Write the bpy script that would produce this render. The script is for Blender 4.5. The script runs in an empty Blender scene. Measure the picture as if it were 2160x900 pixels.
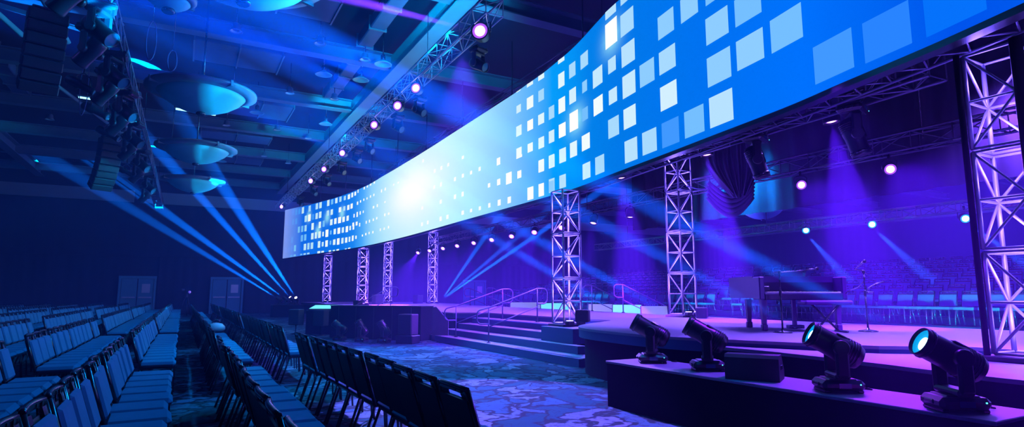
import bpy, math, random
from mathutils import Vector, Matrix
PI = math.pi
rnd = random.Random(7)
C = bpy.context.scene.collection
sc = bpy.context.scene

# ------------------------------------------------------------------ render look
sc.view_settings.view_transform = 'Standard'
sc.view_settings.look = 'None'
sc.view_settings.exposure = 0.0
sc.view_settings.gamma = 1.0
sc.view_settings.use_curve_mapping = False
cy = sc.cycles
cy.max_bounces = 5
cy.diffuse_bounces = 2
cy.glossy_bounces = 2
cy.transmission_bounces = 2
cy.volume_bounces = 0
cy.use_denoising = True
cy.sample_clamp_indirect = 4.0
cy.sample_clamp_direct = 30.0
cy.caustics_reflective = False
cy.caustics_refractive = False

# ------------------------------------------------------------------ camera
cam = bpy.data.objects.new('camera', bpy.data.cameras.new('camera'))
C.objects.link(cam)
cam.data.sensor_width = 36.0
cam.data.lens = 1250 / 2160 * 36.0
cam.location = (0, 0, 1.45)
cam.rotation_euler = (math.radians(90 + 7.745), 0, math.radians(-28.852))
cam.data.clip_end = 300
cam.data.clip_start = 0.05
sc.camera = cam

# measured camera axes, used only to leave out chairs that stand wholly outside the frame
_p, _t = math.radians(7.745), math.radians(28.852)
_F = Vector((math.sin(_t) * math.cos(_p), math.cos(_t) * math.cos(_p), math.sin(_p)))
_R = Vector((math.cos(_t), -math.sin(_t), 0))
_U = _R.cross(_F)
def in_frame(x, y, z, m=0.06):
    v = Vector((x, y, z - 1.45)); w = v.dot(_F)
    if w < 0.3: return False
    a, b = v.dot(_R) / w * 1250, v.dot(_U) / w * 1250
    k = m * 10000 / w / 10
    return abs(a) < 1080 + k and abs(b) < 450 + k

# ------------------------------------------------------------------ materials
MATS = {}
def mat(name, col, rough=0.6, metal=0.0, emit=None, strength=1.0, spec=0.5, bump=None, noise=None):
    m = bpy.data.materials.new(name); m.use_nodes = True
    nt = m.node_tree; b = nt.nodes['Principled BSDF']
    b.inputs['Base Color'].default_value = (*col, 1)
    b.inputs['Roughness'].default_value = rough
    b.inputs['Metallic'].default_value = metal
    b.inputs['Specular IOR Level'].default_value = spec
    if emit:
        b.inputs['Emission Color'].default_value = (*emit, 1)
        b.inputs['Emission Strength'].default_value = strength
    tc = None
    if noise or bump:
        tc = nt.nodes.new('ShaderNodeTexCoord')
        n = nt.nodes.new('ShaderNodeTexNoise')
        n.inputs['Scale'].default_value = (noise or bump)[0]
        n.inputs['Detail'].default_value = 4
        nt.links.new(tc.outputs['Object'], n.inputs['Vector'])
    if noise:
        mx = nt.nodes.new('ShaderNodeMix'); mx.data_type = 'RGBA'
        a = noise[1]
        mx.inputs['A'].default_value = (*[c * (1 - a) for c in col], 1)
        mx.inputs['B'].default_value = (*[min(1, c * (1 + a)) for c in col], 1)
        nt.links.new(n.outputs['Fac'], mx.inputs['Factor'])
        nt.links.new(mx.outputs['Result'], b.inputs['Base Color'])
    if bump:
        bp = nt.nodes.new('ShaderNodeBump')
        bp.inputs['Strength'].default_value = bump[1]
        bp.inputs['Distance'].default_value = 0.01
        nt.links.new(n.outputs['Fac'], bp.inputs['Height'])
        nt.links.new(bp.outputs['Normal'], b.inputs['Normal'])
    MATS[name] = m
    return m

mat('fabric', (0.06, 0.20, 0.32), 0.85, spec=0.2, bump=(90, 0.3), noise=(9, 0.12))
mat('shell', (0.025, 0.028, 0.035), 0.55, bump=(60, 0.1))
mat('black_metal', (0.02, 0.022, 0.028), 0.22, 0.0, spec=0.8, noise=(20, 0.2))
mat('chrome_tube', (0.55, 0.58, 0.62), 0.25, 0.9, noise=(15, 0.1))
mat('truss', (0.70, 0.66, 0.76), 0.42, 0.35, noise=(12, 0.12))
mat('dark_truss', (0.20, 0.18, 0.26), 0.4, 0.5, noise=(12, 0.2))
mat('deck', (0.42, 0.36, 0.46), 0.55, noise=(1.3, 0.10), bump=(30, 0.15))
mat('lip_blue_lit', (0.07, 0.13, 0.30), 0.6, noise=(3, 0.08))  # deck grey made darker and bluer, its blue lighting put into the colour
mat('skirt', (0.008, 0.009, 0.014), 0.9, spec=0.1, noise=(3, 0.3), bump=(8, 0.6))
mat('black_cloth', (0.008, 0.009, 0.014), 0.95, spec=0.1, bump=(7, 0.5), noise=(4, 0.3))
mat('drape', (0.018, 0.02, 0.04), 0.85, noise=(2, 0.25))
mat('swag_cloth', (0.30, 0.22, 0.42), 0.5, noise=(2, 0.2))
mat('wall_paint', (0.02, 0.022, 0.04), 0.9, noise=(0.6, 0.2))
mat('wall_pale', (0.32, 0.42, 0.45), 0.8, noise=(0.8, 0.1))
mat('ceiling_void', (0.014, 0.018, 0.035), 0.95, noise=(0.5, 0.3))
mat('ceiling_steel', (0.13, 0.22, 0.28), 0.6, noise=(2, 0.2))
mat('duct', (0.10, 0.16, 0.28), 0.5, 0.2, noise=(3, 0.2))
mat('girder_lit', (0.20, 0.45, 0.50), 0.6, noise=(2, 0.1))  # lit copy of the beam steel, the brightness is put into the colour
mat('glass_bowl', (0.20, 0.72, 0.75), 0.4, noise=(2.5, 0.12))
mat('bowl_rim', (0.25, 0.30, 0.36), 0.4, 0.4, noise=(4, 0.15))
mat('head_plastic', (0.018, 0.019, 0.026), 0.35, spec=0.6, noise=(14, 0.25), bump=(50, 0.1))
mat('box_paint', (0.05, 0.05, 0.06), 0.55, noise=(10, 0.2), bump=(60, 0.2))
mat('grille', (0.03, 0.03, 0.035), 0.7, bump=(120, 0.6))
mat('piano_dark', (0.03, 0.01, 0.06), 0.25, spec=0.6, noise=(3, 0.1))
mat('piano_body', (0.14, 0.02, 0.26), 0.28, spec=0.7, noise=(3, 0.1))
mat('white_keys', (0.85, 0.84, 0.82), 0.3, noise=(8, 0.03))
mat('black_keys', (0.01, 0.01, 0.012), 0.3)
mat('rail', (0.20, 0.18, 0.34), 0.35, 0.4, noise=(10, 0.1))
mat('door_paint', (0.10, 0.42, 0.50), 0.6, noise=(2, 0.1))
mat('door_plate', (0.75, 0.80, 0.85), 0.35, 0.3, noise=(5, 0.05))
mat('case_cloth', (0.07, 0.075, 0.09), 0.8, noise=(5, 0.2))
mat('glossy_pale', (0.75, 0.8, 0.8), 0.15, noise=(5, 0.1))
mat('lens_white', (0.9, 0.9, 1.0), 0.2, emit=(0.80, 0.72, 1.0), strength=6)
mat('lens_rim', (0.4, 0.2, 1.0), 0.2, emit=(0.30, 0.06, 1.0), strength=1.6)
mat('lens_violet', (0.5, 0.2, 1.0), 0.2, emit=(0.72, 0.45, 1.0), strength=4)
mat('lens_purple', (0.5, 0.1, 1.0), 0.2, emit=(0.65, 0.30, 1.0), strength=5)
mat('lens_cyan', (0.4, 0.8, 1.0), 0.2, emit=(0.35, 0.85, 1.0), strength=9)
mat('lens_ring', (0.05, 0.5, 0.8), 0.15, emit=(0.0, 0.36, 0.75), strength=1.0)
mat('lens_dark', (0.05, 0.12, 0.2), 0.05, spec=1.0)
mat('monitor_pale', (0.22, 0.24, 0.26), 0.3, emit=(0.36, 0.42, 0.55), strength=0.5)
mat('monitor_cyan', (0.5, 0.9, 0.9), 0.3, emit=(0.15, 0.80, 0.85), strength=1.0)
mat('amber_led', (1, 0.3, 0.1), 0.3, emit=(1.0, 0.25, 0.05), strength=2.0)
mat('red_led', (1, 0.0, 0.1), 0.3, emit=(1.0, 0.0, 0.1), strength=2.0)
mat('cyan_led', (0, 0.8, 1.0), 0.3, emit=(0.1, 0.8, 1.0), strength=2.0)
mat('tube_white', (0.8, 0.9, 1.0), 0.3, emit=(0.25, 0.65, 1.0), strength=3.0)

def carpet_material():
    m = bpy.data.materials.new('carpet'); m.use_nodes = True
    nt = m.node_tree; N = nt.nodes; L = nt.links; b = N['Principled BSDF']
    b.inputs['Roughness'].default_value = 0.95
    b.inputs['Specular IOR Level'].default_value = 0.04
    tc = N.new('ShaderNodeTexCoord')
    mp = N.new('ShaderNodeMapping'); mp.inputs['Scale'].default_value = (1.0, 1.0, 1.0)
    mp.inputs['Rotation'].default_value = (0, 0, math.radians(18))
    L.new(tc.outputs['Object'], mp.inputs['Vector'])
    nz = N.new('ShaderNodeTexNoise'); nz.inputs['Scale'].default_value = 1.3; nz.inputs['Detail'].default_value = 4
    L.new(mp.outputs[0], nz.inputs['Vector'])
    sub = N.new('ShaderNodeVectorMath'); sub.operation = 'SUBTRACT'; sub.inputs[1].default_value = (0.5, 0.5, 0.5)
    L.new(nz.outputs['Color'], sub.inputs[0])
    scl = N.new('ShaderNodeVectorMath'); scl.operation = 'SCALE'; scl.inputs['Scale'].default_value = 1.9
    L.new(sub.outputs[0], scl.inputs[0])
    add = N.new('ShaderNodeVectorMath'); add.operation = 'ADD'
    L.new(mp.outputs[0], add.inputs[0]); L.new(scl.outputs[0], add.inputs[1])
    st = N.new('ShaderNodeMapping'); st.inputs['Scale'].default_value = (1.3, 0.7, 1)
    L.new(add.outputs[0], st.inputs['Vector'])
    v1 = N.new('ShaderNodeTexVoronoi'); v1.feature = 'DISTANCE_TO_EDGE'; v1.inputs['Scale'].default_value = 1.6
    v2 = N.new('ShaderNodeTexVoronoi'); v2.feature = 'F1'; v2.inputs['Scale'].default_value = 1.6
    v3 = N.new('ShaderNodeTexVoronoi'); v3.feature = 'DISTANCE_TO_EDGE'; v3.inputs['Scale'].default_value = 2.9
    for v in (v1, v2, v3): L.new(st.outputs[0], v.inputs['Vector'])
    r1 = N.new('ShaderNodeValToRGB'); r1.color_ramp.elements[0].position = 0.045; r1.color_ramp.elements[1].position = 0.10
    L.new(v1.outputs['Distance'], r1.inputs[0])
    r3 = N.new('ShaderNodeValToRGB'); r3.color_ramp.elements[0].position = 0.0; r3.color_ramp.elements[0].color = (.45, .45, .45, 1); r3.color_ramp.elements[1].position = 0.05
    L.new(v3.outputs['Distance'], r3.inputs[0])
    cells = N.new('ShaderNodeValToRGB')
    e = cells.color_ramp.elements; e[0].color = (0.01, 0.08, 0.10, 1); e[1].color = (0.17, 0.26, 0.36, 1)
    e.new(0.45).color = (0.03, 0.13, 0.20, 1)
    sep = N.new('ShaderNodeSeparateColor'); L.new(v2.outputs['Color'], sep.inputs[0])
    L.new(sep.outputs[0], cells.inputs[0])
    n2 = N.new('ShaderNodeTexNoise'); n2.inputs['Scale'].default_value = 5; n2.inputs['Detail'].default_value = 5
    L.new(tc.outputs['Object'], n2.inputs['Vector'])
    mul = N.new('ShaderNodeMath'); mul.operation = 'MULTIPLY'
    L.new(r1.outputs[0], mul.inputs[0]); L.new(r3.outputs[0], mul.inputs[1])
    mx = N.new('ShaderNodeMix'); mx.data_type = 'RGBA'; mx.inputs['A'].default_value = (0.02, 0.04, 0.05, 1)
    L.new(mul.outputs[0], mx.inputs['Factor']); L.new(cells.outputs[0], mx.inputs['B'])
    mv = N.new('ShaderNodeMix'); mv.data_type = 'RGBA'; mv.blend_type = 'MULTIPLY'; mv.inputs['Factor'].default_value = 0.35
    L.new(mx.outputs['Result'], mv.inputs['A']); L.new(n2.outputs['Color'], mv.inputs['B'])
    L.new(mv.outputs['Result'], b.inputs['Base Color'])
    bp = N.new('ShaderNodeBump'); bp.inputs['Strength'].default_value = 0.15; bp.inputs['Distance'].default_value = 0.01
    L.new(n2.outputs['Fac'], bp.inputs['Height']); L.new(bp.outputs[0], b.inputs['Normal'])
    MATS['carpet'] = m
carpet_material()

def screen_material():
    m = bpy.data.materials.new('led_picture'); m.use_nodes = True
    nt = m.node_tree; nt.nodes.clear()
    at = nt.nodes.new('ShaderNodeAttribute'); at.attribute_name = 'picture'
    em = nt.nodes.new('ShaderNodeEmission'); em.inputs['Strength'].default_value = 1.05
    out = nt.nodes.new('ShaderNodeOutputMaterial')
    nt.links.new(at.outputs['Color'], em.inputs[0]); nt.links.new(em.outputs[0], out.inputs[0])
    MATS['led_picture'] = m
screen_material()

# ------------------------------------------------------------------ mesh building
class MB:
    def __init__(s): s.v = []; s.f = []; s.m = []; s.sm = []; s.mats = []; s.cur = 0; s.smooth = False
    def use(s, name):
        if name not in s.mats: s.mats.append(name)
        s.cur = s.mats.index(name); return s
    def add(s, vs, fs, smooth=None):
        b = len(s.v); s.v += [tuple(v) for v in vs]
        for f in fs:
            s.f.append(tuple(b + i for i in f)); s.m.append(s.cur); s.sm.append(s.smooth if smooth is None else smooth)
        return s
    def box(s, c, d, rot=None, taper=(1, 1), bev=0.0):
        hx, hy, hz = d[0] / 2, d[1] / 2, d[2] / 2
        if bev > 0:
            b = min(bev, hx * .9, hy * .9, hz * .9)
            vs = []; idx = {}
            for sx in (-1, 1):
                for sy in (-1, 1):
                    for sz in (-1, 1):
                        for k in range(3):
                            p = [sx * (hx - b), sy * (hy - b), sz * (hz - b)]
                            p[k] = (sx, sy, sz)[k] * (hx, hy, hz)[k]
                            idx[(sx, sy, sz, k)] = len(vs); vs.append(p)
            fs = []
            for k in range(3):
                a, c2 = [(1, 2), (2, 0), (0, 1)][k]
                for sg in (-1, 1):
                    q = []
                    for (i, j) in ((-1, -1), (1, -1), (1, 1), (-1, 1)):
                        t = [0, 0, 0]; t[k] = sg; t[a] = i; t[c2] = j; q.append(idx[(*t, k)])
                    fs.append(q if sg > 0 else q[::-1])
            for k in range(3):      # edge bevels along axis k
                a, c2 = [(1, 2), (2, 0), (0, 1)][k]
                for i in (-1, 1):
                    for j in (-1, 1):
                        t0 = [0, 0, 0]; t0[a] = i; t0[c2] = j; t1 = list(t0); t0[k] = -1; t1[k] = 1
                        q = [idx[(*t0, a)], idx[(*t1, a)], idx[(*t1, c2)], idx[(*t0, c2)]]
                        fs.append(q if i * j < 0 else q[::-1])
            for sx in (-1, 1):
                for sy in (-1, 1):
                    for sz in (-1, 1):
                        q = [idx[(sx, sy, sz, 0)], idx[(sx, sy, sz, 1)], idx[(sx, sy, sz, 2)]]
                        fs.append(q if sx * sy * sz > 0 else q[::-1])
        else:
            vs = [(-hx, -hy, -hz), (hx, -hy, -hz), (hx, hy, -hz), (-hx, hy, -hz)]
            vs += [(x * taper[0], y * taper[1], hz) for x, y, _ in vs]
            fs = [(3, 2, 1, 0), (4, 5, 6, 7), (0, 1, 5, 4), (1, 2, 6, 5), (2, 3, 7, 6), (3, 0, 4, 7)]
        M = rot or Matrix.Identity(3)
        s.add([M @ Vector(p) + Vector(c) for p in vs], fs, False); return s
    def tube(s, p0, p1, r, n=6, r1=None, cap=True):
        p0, p1 = Vector(p0), Vector(p1); d = (p1 - p0)
        if d.length < 1e-6: return s
        d.normalize(); u = d.orthogonal().normalized(); w = d.cross(u)
        r1 = r if r1 is None else r1
        vs = []
        for p, rr in ((p0, r), (p1, r1)):
            for k in range(n):
                a = 2 * PI * k / n; vs.append(p + (u * math.cos(a) + w * math.sin(a)) * rr)
        b = len(s.v)
        s.add(vs, [(k, (k + 1) % n, n + (k + 1) % n, n + k) for k in range(n)], True)
        if cap: s.add([], []); s.f += [tuple(b + k for k in range(n))[::-1], tuple(b + n + k for k in range(n))]; s.m += [s.cur] * 2; s.sm += [False] * 2
        return s
    def path(s, pts, r, n=6, closed=False):
        pts = [Vector(p) for p in pts]; m = len(pts); vs = []; up = None
        for i, p in enumerate(pts):
            if closed: d = pts[(i + 1) % m] - pts[i - 1]
            else: d = pts[min(i + 1, m - 1)] - pts[max(i - 1, 0)]
            d.normalize()
            up = d.orthogonal().normalized() if up is None else (up - d * up.dot(d)).normalized()
            w = d.cross(up)
            for k in range(n):
                a = 2 * PI * k / n; vs.append(p + (up * math.cos(a) + w * math.sin(a)) * r)
        fs = []
        for i in range(m if closed else m - 1):
            j = (i + 1) % m
            fs += [(i * n + k, i * n + (k + 1) % n, j * n + (k + 1) % n, j * n + k) for k in range(n)]
        b = len(s.v); s.add(vs, fs, True)
        if not closed:
            s.f += [tuple(b + k for k in range(n))[::-1], tuple(b + (m - 1) * n + k for k in range(n))]; s.m += [s.cur] * 2; s.sm += [False] * 2
        return s
    def lathe(s, prof, n=16, M=None, c=(0, 0, 0), smooth=True, cap=True):
        vs = []; M = M or Matrix.Identity(3); c = Vector(c)
        for r, z in prof:
            for k in range(n):
                a = 2 * PI * k / n; vs.append(M @ Vector((r * math.cos(a), r * math.sin(a), z)) + c)
        fs = []
        for i in range(len(prof) - 1):
            fs += [(i * n + k, i * n + (k + 1) % n, (i + 1) * n + (k + 1) % n, (i + 1) * n + k) for k in range(n)]
        b = len(s.v); s.add(vs, fs, smooth)
        if cap:
            e = (len(prof) - 1) * n
            s.f += [tuple(b + k for k in range(n))[::-1], tuple(b + e + k for k in range(n))]; s.m += [s.cur] * 2; s.sm += [False] * 2
        return s
    def prism(s, poly, z0, z1, M=None, c=(0, 0, 0)):
        n = len(poly); M = M or Matrix.Identity(3); c = Vector(c)
        vs = [M @ Vector((x, y, z)) + c for z in (z0, z1) for x, y in poly]
        fs = [tuple(range(n))[::-1], tuple(range(n, 2 * n))] + [(k, (k + 1) % n, n + (k + 1) % n, n + k) for k in range(n)]
        s.add(vs, fs, False); return s
    def move(s, M3, c):
        s.v = [tuple(M3 @ Vector(v) + Vector(c)) for v in s.v]; return s
    def mesh(s, name):
        me = bpy.data.meshes.new(name); me.from_pydata(s.v, [], s.f); 
        for n in s.mats: me.materials.append(MATS[n])
        me.polygons.foreach_set('material_index', s.m); me.polygons.foreach_set('use_smooth', s.sm)
        me.update(); return me
    def build(s, name, parent=None, loc=(0, 0, 0)):
        o = bpy.data.objects.new(name, s.mesh(name)); C.objects.link(o)
        o.location = loc
        if parent: o.parent = parent
        return o

def B(matname): m = MB(); m.use(matname); return m
def thing(name, label, cat, loc=(0, 0, 0), rz=0, group=None):
    o = bpy.data.objects.new(name, None); C.objects.link(o)
    o.location = loc; o.rotation_euler = (0, 0, rz); o.empty_display_size = 0.2
    return tag(o, label, cat, group)
def tag(o, label, cat, group=None, kind=None):
    o['label'] = label; o['category'] = cat
    if group: o['group'] = group
    if kind: o['kind'] = kind
    return o
def struct(name, mb, label=None):
    o = mb.build(name); o['kind'] = 'structure'
    if label: o['label'] = label
    return o
def part(mb, name, parent, label=None, loc=(0, 0, 0)):
    o = mb.build(name, parent, loc)
    if label: o['label'] = label
    return o
def copy_tree(o, parent=None):
    c = o.copy(); C.objects.link(c)
    if parent: c.parent = parent
    for ch in list(o.children): copy_tree(ch, c)
    return c
def rotz(a): return Matrix.Rotation(a, 3, 'Z')
def aim_matrix(d):
    d = Vector(d).normalized(); return d.to_track_quat('Z', 'Y').to_matrix()
def ordn(n):
    return '%d%s' % (n, 'th' if 10 <= n % 100 <= 20 else {1: 'st', 2: 'nd', 3: 'rd'}.get(n % 10, 'th'))
def az(a, el=0):
    a, el = math.radians(a), math.radians(el)
    return Vector((math.sin(a) * math.cos(el), math.cos(a) * math.cos(el), math.sin(el)))
def spot(name, loc, d, col, power, size, blend=0.3, rad=0.05):
    l = bpy.data.lights.new(name, 'SPOT'); l.energy = power; l.color = col
    l.spot_size = math.radians(size); l.spot_blend = blend; l.shadow_soft_size = rad
    o = bpy.data.objects.new(name, l); C.objects.link(o); o.location = loc
    o.rotation_euler = Vector(d).to_track_quat('-Z', 'Y').to_euler(); return o
def point(name, loc, col, power, rad=0.08):
    l = bpy.data.lights.new(name, 'POINT'); l.energy = power; l.color = col; l.shadow_soft_size = rad
    o = bpy.data.objects.new(name, l); C.objects.link(o); o.location = loc; return o
PURPLE = (0.28, 0.02, 1.0); BLUE = (0.0, 0.22, 1.0); AZURE = (0.0, 0.42, 1.0); VIOLET = (0.42, 0.12, 1.0)
HAZE = 0.0060; HOUSE = 2000; CEILW = 60; BEAM = 3.0; STAGE = 18000; WASH = 9500; POOL = 26000; FARH = 2300; TIER = 2500; BOWL = 3800
TILES = (
    '37.22,37.72,7.76,8.16,0.75;37.2,37.74,7.05,7.65,1;37.3,37.65,6.42,6.76,0.75;37.3,37.67,5.69,6.03,0.8;37.24,37.72,4.92,5.36,0.7;'
    '37.92,38.41,7.78,8.18,0.7;37.89,38.43,7.05,7.56,0.7;37.9,38.44,6.35,6.83,0.75;37.91,38.43,5.64,6.14,0.8;37.92,38.41,4.95,5.4,0.85;'
    '37.93,38.43,4.21,4.69,0.75;38.6,39.13,5.66,6.14,0.65;38.62,39.13,4.23,4.7,0.7;39.3,39.83,6.4,6.87,0.65;39.3,39.84,5.68,6.14,0.7;'
    '39.3,39.84,4.95,5.43,0.85;39.31,39.86,4.22,4.71,0.4;40.05,40.56,6.41,6.87,0.65;40.03,40.59,4.23,4.72,0.6;40.77,41.08,6.41,6.53,0.6;'
    '40.74,41.31,5.7,6.18,0.65;40.73,41.32,4.95,5.47,0.65;40.74,41.32,4.23,4.76,0.75;41.47,42.05,5.71,6.17,0.6;41.46,42.05,4.98,5.47,0.65;'
    '36.52,37.02,6.34,6.78,0.8;36.53,37.01,5.65,6.07,0.95;35.86,36.28,7.06,7.44,0.7;35.93,36.2,6.42,6.71,0.65;35.91,36.22,5.7,6.02,0.6;'
    '35.86,36.3,4.95,5.34,0.95;35.88,36.3,4.23,4.62,0.8;36.56,37.02,4.22,4.64,0.7;35.24,35.58,7.04,7.42,0.7;35.23,35.59,6.34,6.73,0.85;'
    '35.23,35.68,5.6,6.1,1;35.23,35.6,4.92,5.31,0.9;34.66,35,7.65,8.05,0.9;34.66,34.99,6.96,7.36,0.9;34.66,35.01,6.25,6.66,0.95;34.66,35.02,5.58,5.95,1;'
    '34.67,35.02,4.89,5.27,0.85;34.66,35,4.21,4.56,0.75;34.13,34.43,6.23,6.59,0.7;34.12,34.42,5.56,5.9,0.85;34.11,34.41,4.87,5.22,0.85;'
    '34.11,34.41,4.2,4.5,0.65;33.55,33.87,6.91,7.24,0.7;33.53,33.87,6.23,6.53,0.9;33.54,33.86,5.53,5.85,0.9;33.53,33.85,4.86,5.17,0.95;'
    '33.53,33.83,4.16,4.49,0.95;32.87,33.26,6.87,7.23,0.95;32.9,33.24,6.21,6.52,1;32.91,33.22,5.56,5.82,0.95;32.9,33.24,4.15,4.5,1;'
    '32.88,33.25,7.56,7.96,0.9;33.55,33.89,7.54,7.94,0.9;32.21,32.5,6.94,7.18,0.85;32.19,32.54,6.21,6.53,0.9;32.2,32.54,5.54,5.84,0.95;'
    '32.26,32.52,4.9,5.13,0.95;32.21,32.49,7.61,8.01,0.9;42.2,42.82,4.98,5.49,0.6;42.98,43.63,4.23,4.75,0.4;43.79,44.41,4.21,4.72,0.22;'
    '44.58,45.24,4.2,4.77,0.1;30.83,31.09,5.58,5.82,1;30.16,30.35,4.96,5.1,1;30.86,31.1,4.92,5.12,1;31.5,31.89,4.84,5.2,1;32.26,32.52,4.9,5.12,1;'
    '28.66,28.85,5.67,5.8,1;29.4,29.58,5.66,5.8,1;27.89,28.1,5.69,5.83,1;27.12,27.33,5.69,5.84,1;26.39,26.59,6.4,6.53,1;25.59,25.83,6.41,6.56,1;'
    '24.8,25.04,6.43,6.58,1;23.32,23.54,7.17,7.31,1;27.87,28.08,6.39,6.51,1;32.2,32.57,5.52,5.6,1;33.54,33.84,4.85,5.2,1;34.11,34.42,4.86,5.2,1;'
    '32.89,33.24,4.15,4.52,1;33.53,33.83,4.17,4.52,1;34.1,34.41,4.18,4.56,0.75;31.61,31.84,4.23,4.43,1;30.91,31.13,4.25,4.44,1;30.2,30.37,4.28,4.43,1;'
    '29.44,29.62,4.29,4.42,1;28.69,28.88,4.31,4.43,1;27.91,28.14,4.31,4.46,1;26.37,26.61,4.33,4.49,1;25.6,25.85,4.33,4.51,1;24.08,24.29,4.36,4.52,1;'
    '23.34,23.56,4.36,4.52,1;25.59,25.82,5.03,5.19,1;27.14,27.36,5,5.17,1;27.89,28.1,4.99,5.16,1;25.59,25.8,5.73,5.9,1;24.8,25.01,5.76,5.9,1;'
    '23.33,23.56,5.08,5.22,1;1.78,2.18,7.17,7.63,0.35;2.45,2.89,7.12,7.55,0.4;3.12,3.57,7.11,7.51,0.4;3.85,4.31,7.08,7.53,0.8;5.22,5.65,7.07,7.48,0.7;'
    '6.55,6.97,7.08,7.48,0.75;7.18,7.61,7.08,7.48,0.8;8.5,8.9,7.08,7.47,0.85;9.15,9.51,7.11,7.43,0.6;9.83,10.22,7.1,7.44,0.85;10.51,10.87,7.11,7.43,0.7;'
    '11.23,11.57,7.12,7.38,0.7;11.87,12.25,7.1,7.39,0.95;12.44,12.74,7.14,7.42,0.95;12.93,13.21,7.18,7.41,1;13.43,13.6,7.28,7.68,1;14.41,14.6,7.34,7.74,1;'
    '14.91,15.1,7.37,7.77,1;15.41,15.63,7.4,7.8,1;16,16.22,7.42,7.82,1;0.29,0.84,6.57,6.97,0.3;1.11,1.58,6.49,6.9,0.35;1.84,2.25,6.46,6.89,0.4;'
    '2.55,2.95,6.45,6.86,0.4;4.53,5.02,6.42,6.86,0.75;5.2,5.71,6.4,6.87,1;5.92,6.36,6.43,6.82,0.4;6.6,7.01,6.42,6.82,0.8;7.2,7.63,6.43,6.85,0.85;'
    '8.5,8.91,6.44,6.79,0.75;9.15,9.53,6.44,6.79,0.85;10.48,10.89,6.46,6.77,0.95;11.21,11.55,6.47,6.75,0.75;11.84,12.21,6.45,6.75,0.95;'
    '12.38,12.73,6.47,6.77,1;13.39,13.61,6.58,6.77,1;13.88,14.07,6.65,6.79,1;14.42,14.59,6.68,6.81,1;14.93,15.1,6.69,6.81,1;15.47,15.65,6.72,6.85,1;'
    '16.01,16.2,6.73,6.86,1;17.24,17.45,6.75,6.91,1;17.84,18.06,6.76,6.91,1;19.17,19.37,6.81,6.9,1;19.84,20.07,6.8,6.89,1;0.4,0.83,5.88,6.26,0.25;'
    '3.2,3.65,5.77,6.21,0.6;3.91,4.35,5.77,6.2,0.6;4.58,5.02,5.76,6.19,0.7;5.93,6.37,5.75,6.21,0.9;7.23,7.63,5.76,6.18,0.9;7.89,8.26,5.78,6.19,0.6;'
    '9.13,9.54,5.78,6.15,0.9;9.79,10.2,5.79,6.15,0.95;10.44,10.92,5.78,6.16,1;11.14,11.53,5.79,6.11,0.95;11.8,12.17,5.8,6.11,0.95;12.92,13.1,5.89,6.1,1;'
    '13.4,13.62,5.87,6.16,1;13.9,14.08,5.95,6.15,1;14.4,14.56,5.99,6.13,1;15.99,16.23,6.05,6.19,1;16.62,16.82,6.05,6.21,1;17.86,18.07,6.11,6.2,1;'
    '0.51,0.86,5.16,5.61,0.35;1.79,2.26,5.13,5.58,0.4;3.91,4.39,5.1,5.55,0.55;4.6,5.05,5.12,5.55,0.6;5.95,6.42,5.1,5.53,0.85;6.62,7.01,5.11,5.54,0.85;'
    '7.23,7.66,5.11,5.54,0.9;7.92,8.18,5.17,5.46,0.9;8.45,8.92,5.08,5.55,1;9.18,9.45,5.19,5.44,0.6;9.77,10.16,5.15,5.49,0.9;10.41,10.85,5.13,5.5,1;'
    '11.09,11.46,5.14,5.47,0.85;11.73,12.12,5.12,5.48,1;12.32,12.59,5.19,5.45,0.9;12.84,13.11,5.18,5.48,0.95;13.88,14.06,5.27,5.48,1;'
    '14.94,15.11,5.33,5.49,1;15.44,15.62,5.34,5.5,1;16.05,16.24,5.36,5.5,1;16.59,16.8,5.39,5.52,1;17.89,18.11,5.42,5.56,1;18.47,18.74,5.42,5.53,1;'
    '0.5,0.92,4.49,4.94,0.4;1.24,1.6,4.49,4.93,0.35;1.84,2.24,4.49,4.93,0.35;2.54,3,4.49,4.93,0.6;4.61,5.09,4.45,4.89,0.8;5.31,5.74,4.46,4.9,0.7;'
    '5.95,6.42,4.46,4.89,0.75;7.23,7.65,4.46,4.9,0.85;7.9,8.22,4.51,4.8,0.8;8.49,8.91,4.45,4.86,0.95;9.2,9.46,4.54,4.79,0.6;9.74,10.15,4.49,4.83,0.9;'
    '10.39,10.81,4.46,4.85,1;11.09,11.46,4.48,4.83,0.85;11.7,12.07,4.49,4.81,0.95;12.27,12.54,4.51,4.81,0.9;12.77,13.07,4.52,4.84,0.95;'
    '13.33,13.55,4.6,4.79,1;14.38,14.57,4.66,4.77,1;14.91,15.12,4.68,4.81,1;15.45,15.63,4.7,4.83,1;16.03,16.24,4.69,4.82,1;17.26,17.43,4.71,4.85,1;'
    '17.87,18.06,4.71,4.83,1;18.53,18.75,4.72,4.85,1;1.78,2.3,4.13,4.25,0.5;2.55,3.03,4.13,4.26,0.6;3.94,4.4,4.14,4.24,0.6;4.63,5.1,4.13,4.24,0.7;'
    '5.32,5.8,4.13,4.24,0.7;7.22,7.7,4.09,4.24,0.9;7.86,8.32,4.11,4.22,0.9;9.11,9.49,4.09,4.19,0.9;9.76,10.13,4.08,4.18,0.8;10.36,10.78,4.08,4.19,0.95;'
    '11.72,12.02,4.07,4.15,0.9;12.23,12.6,4.09,4.16,1;12.78,13.06,5.38,5.6,1;13.32,13.62,5.38,5.6,1;'
)

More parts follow.
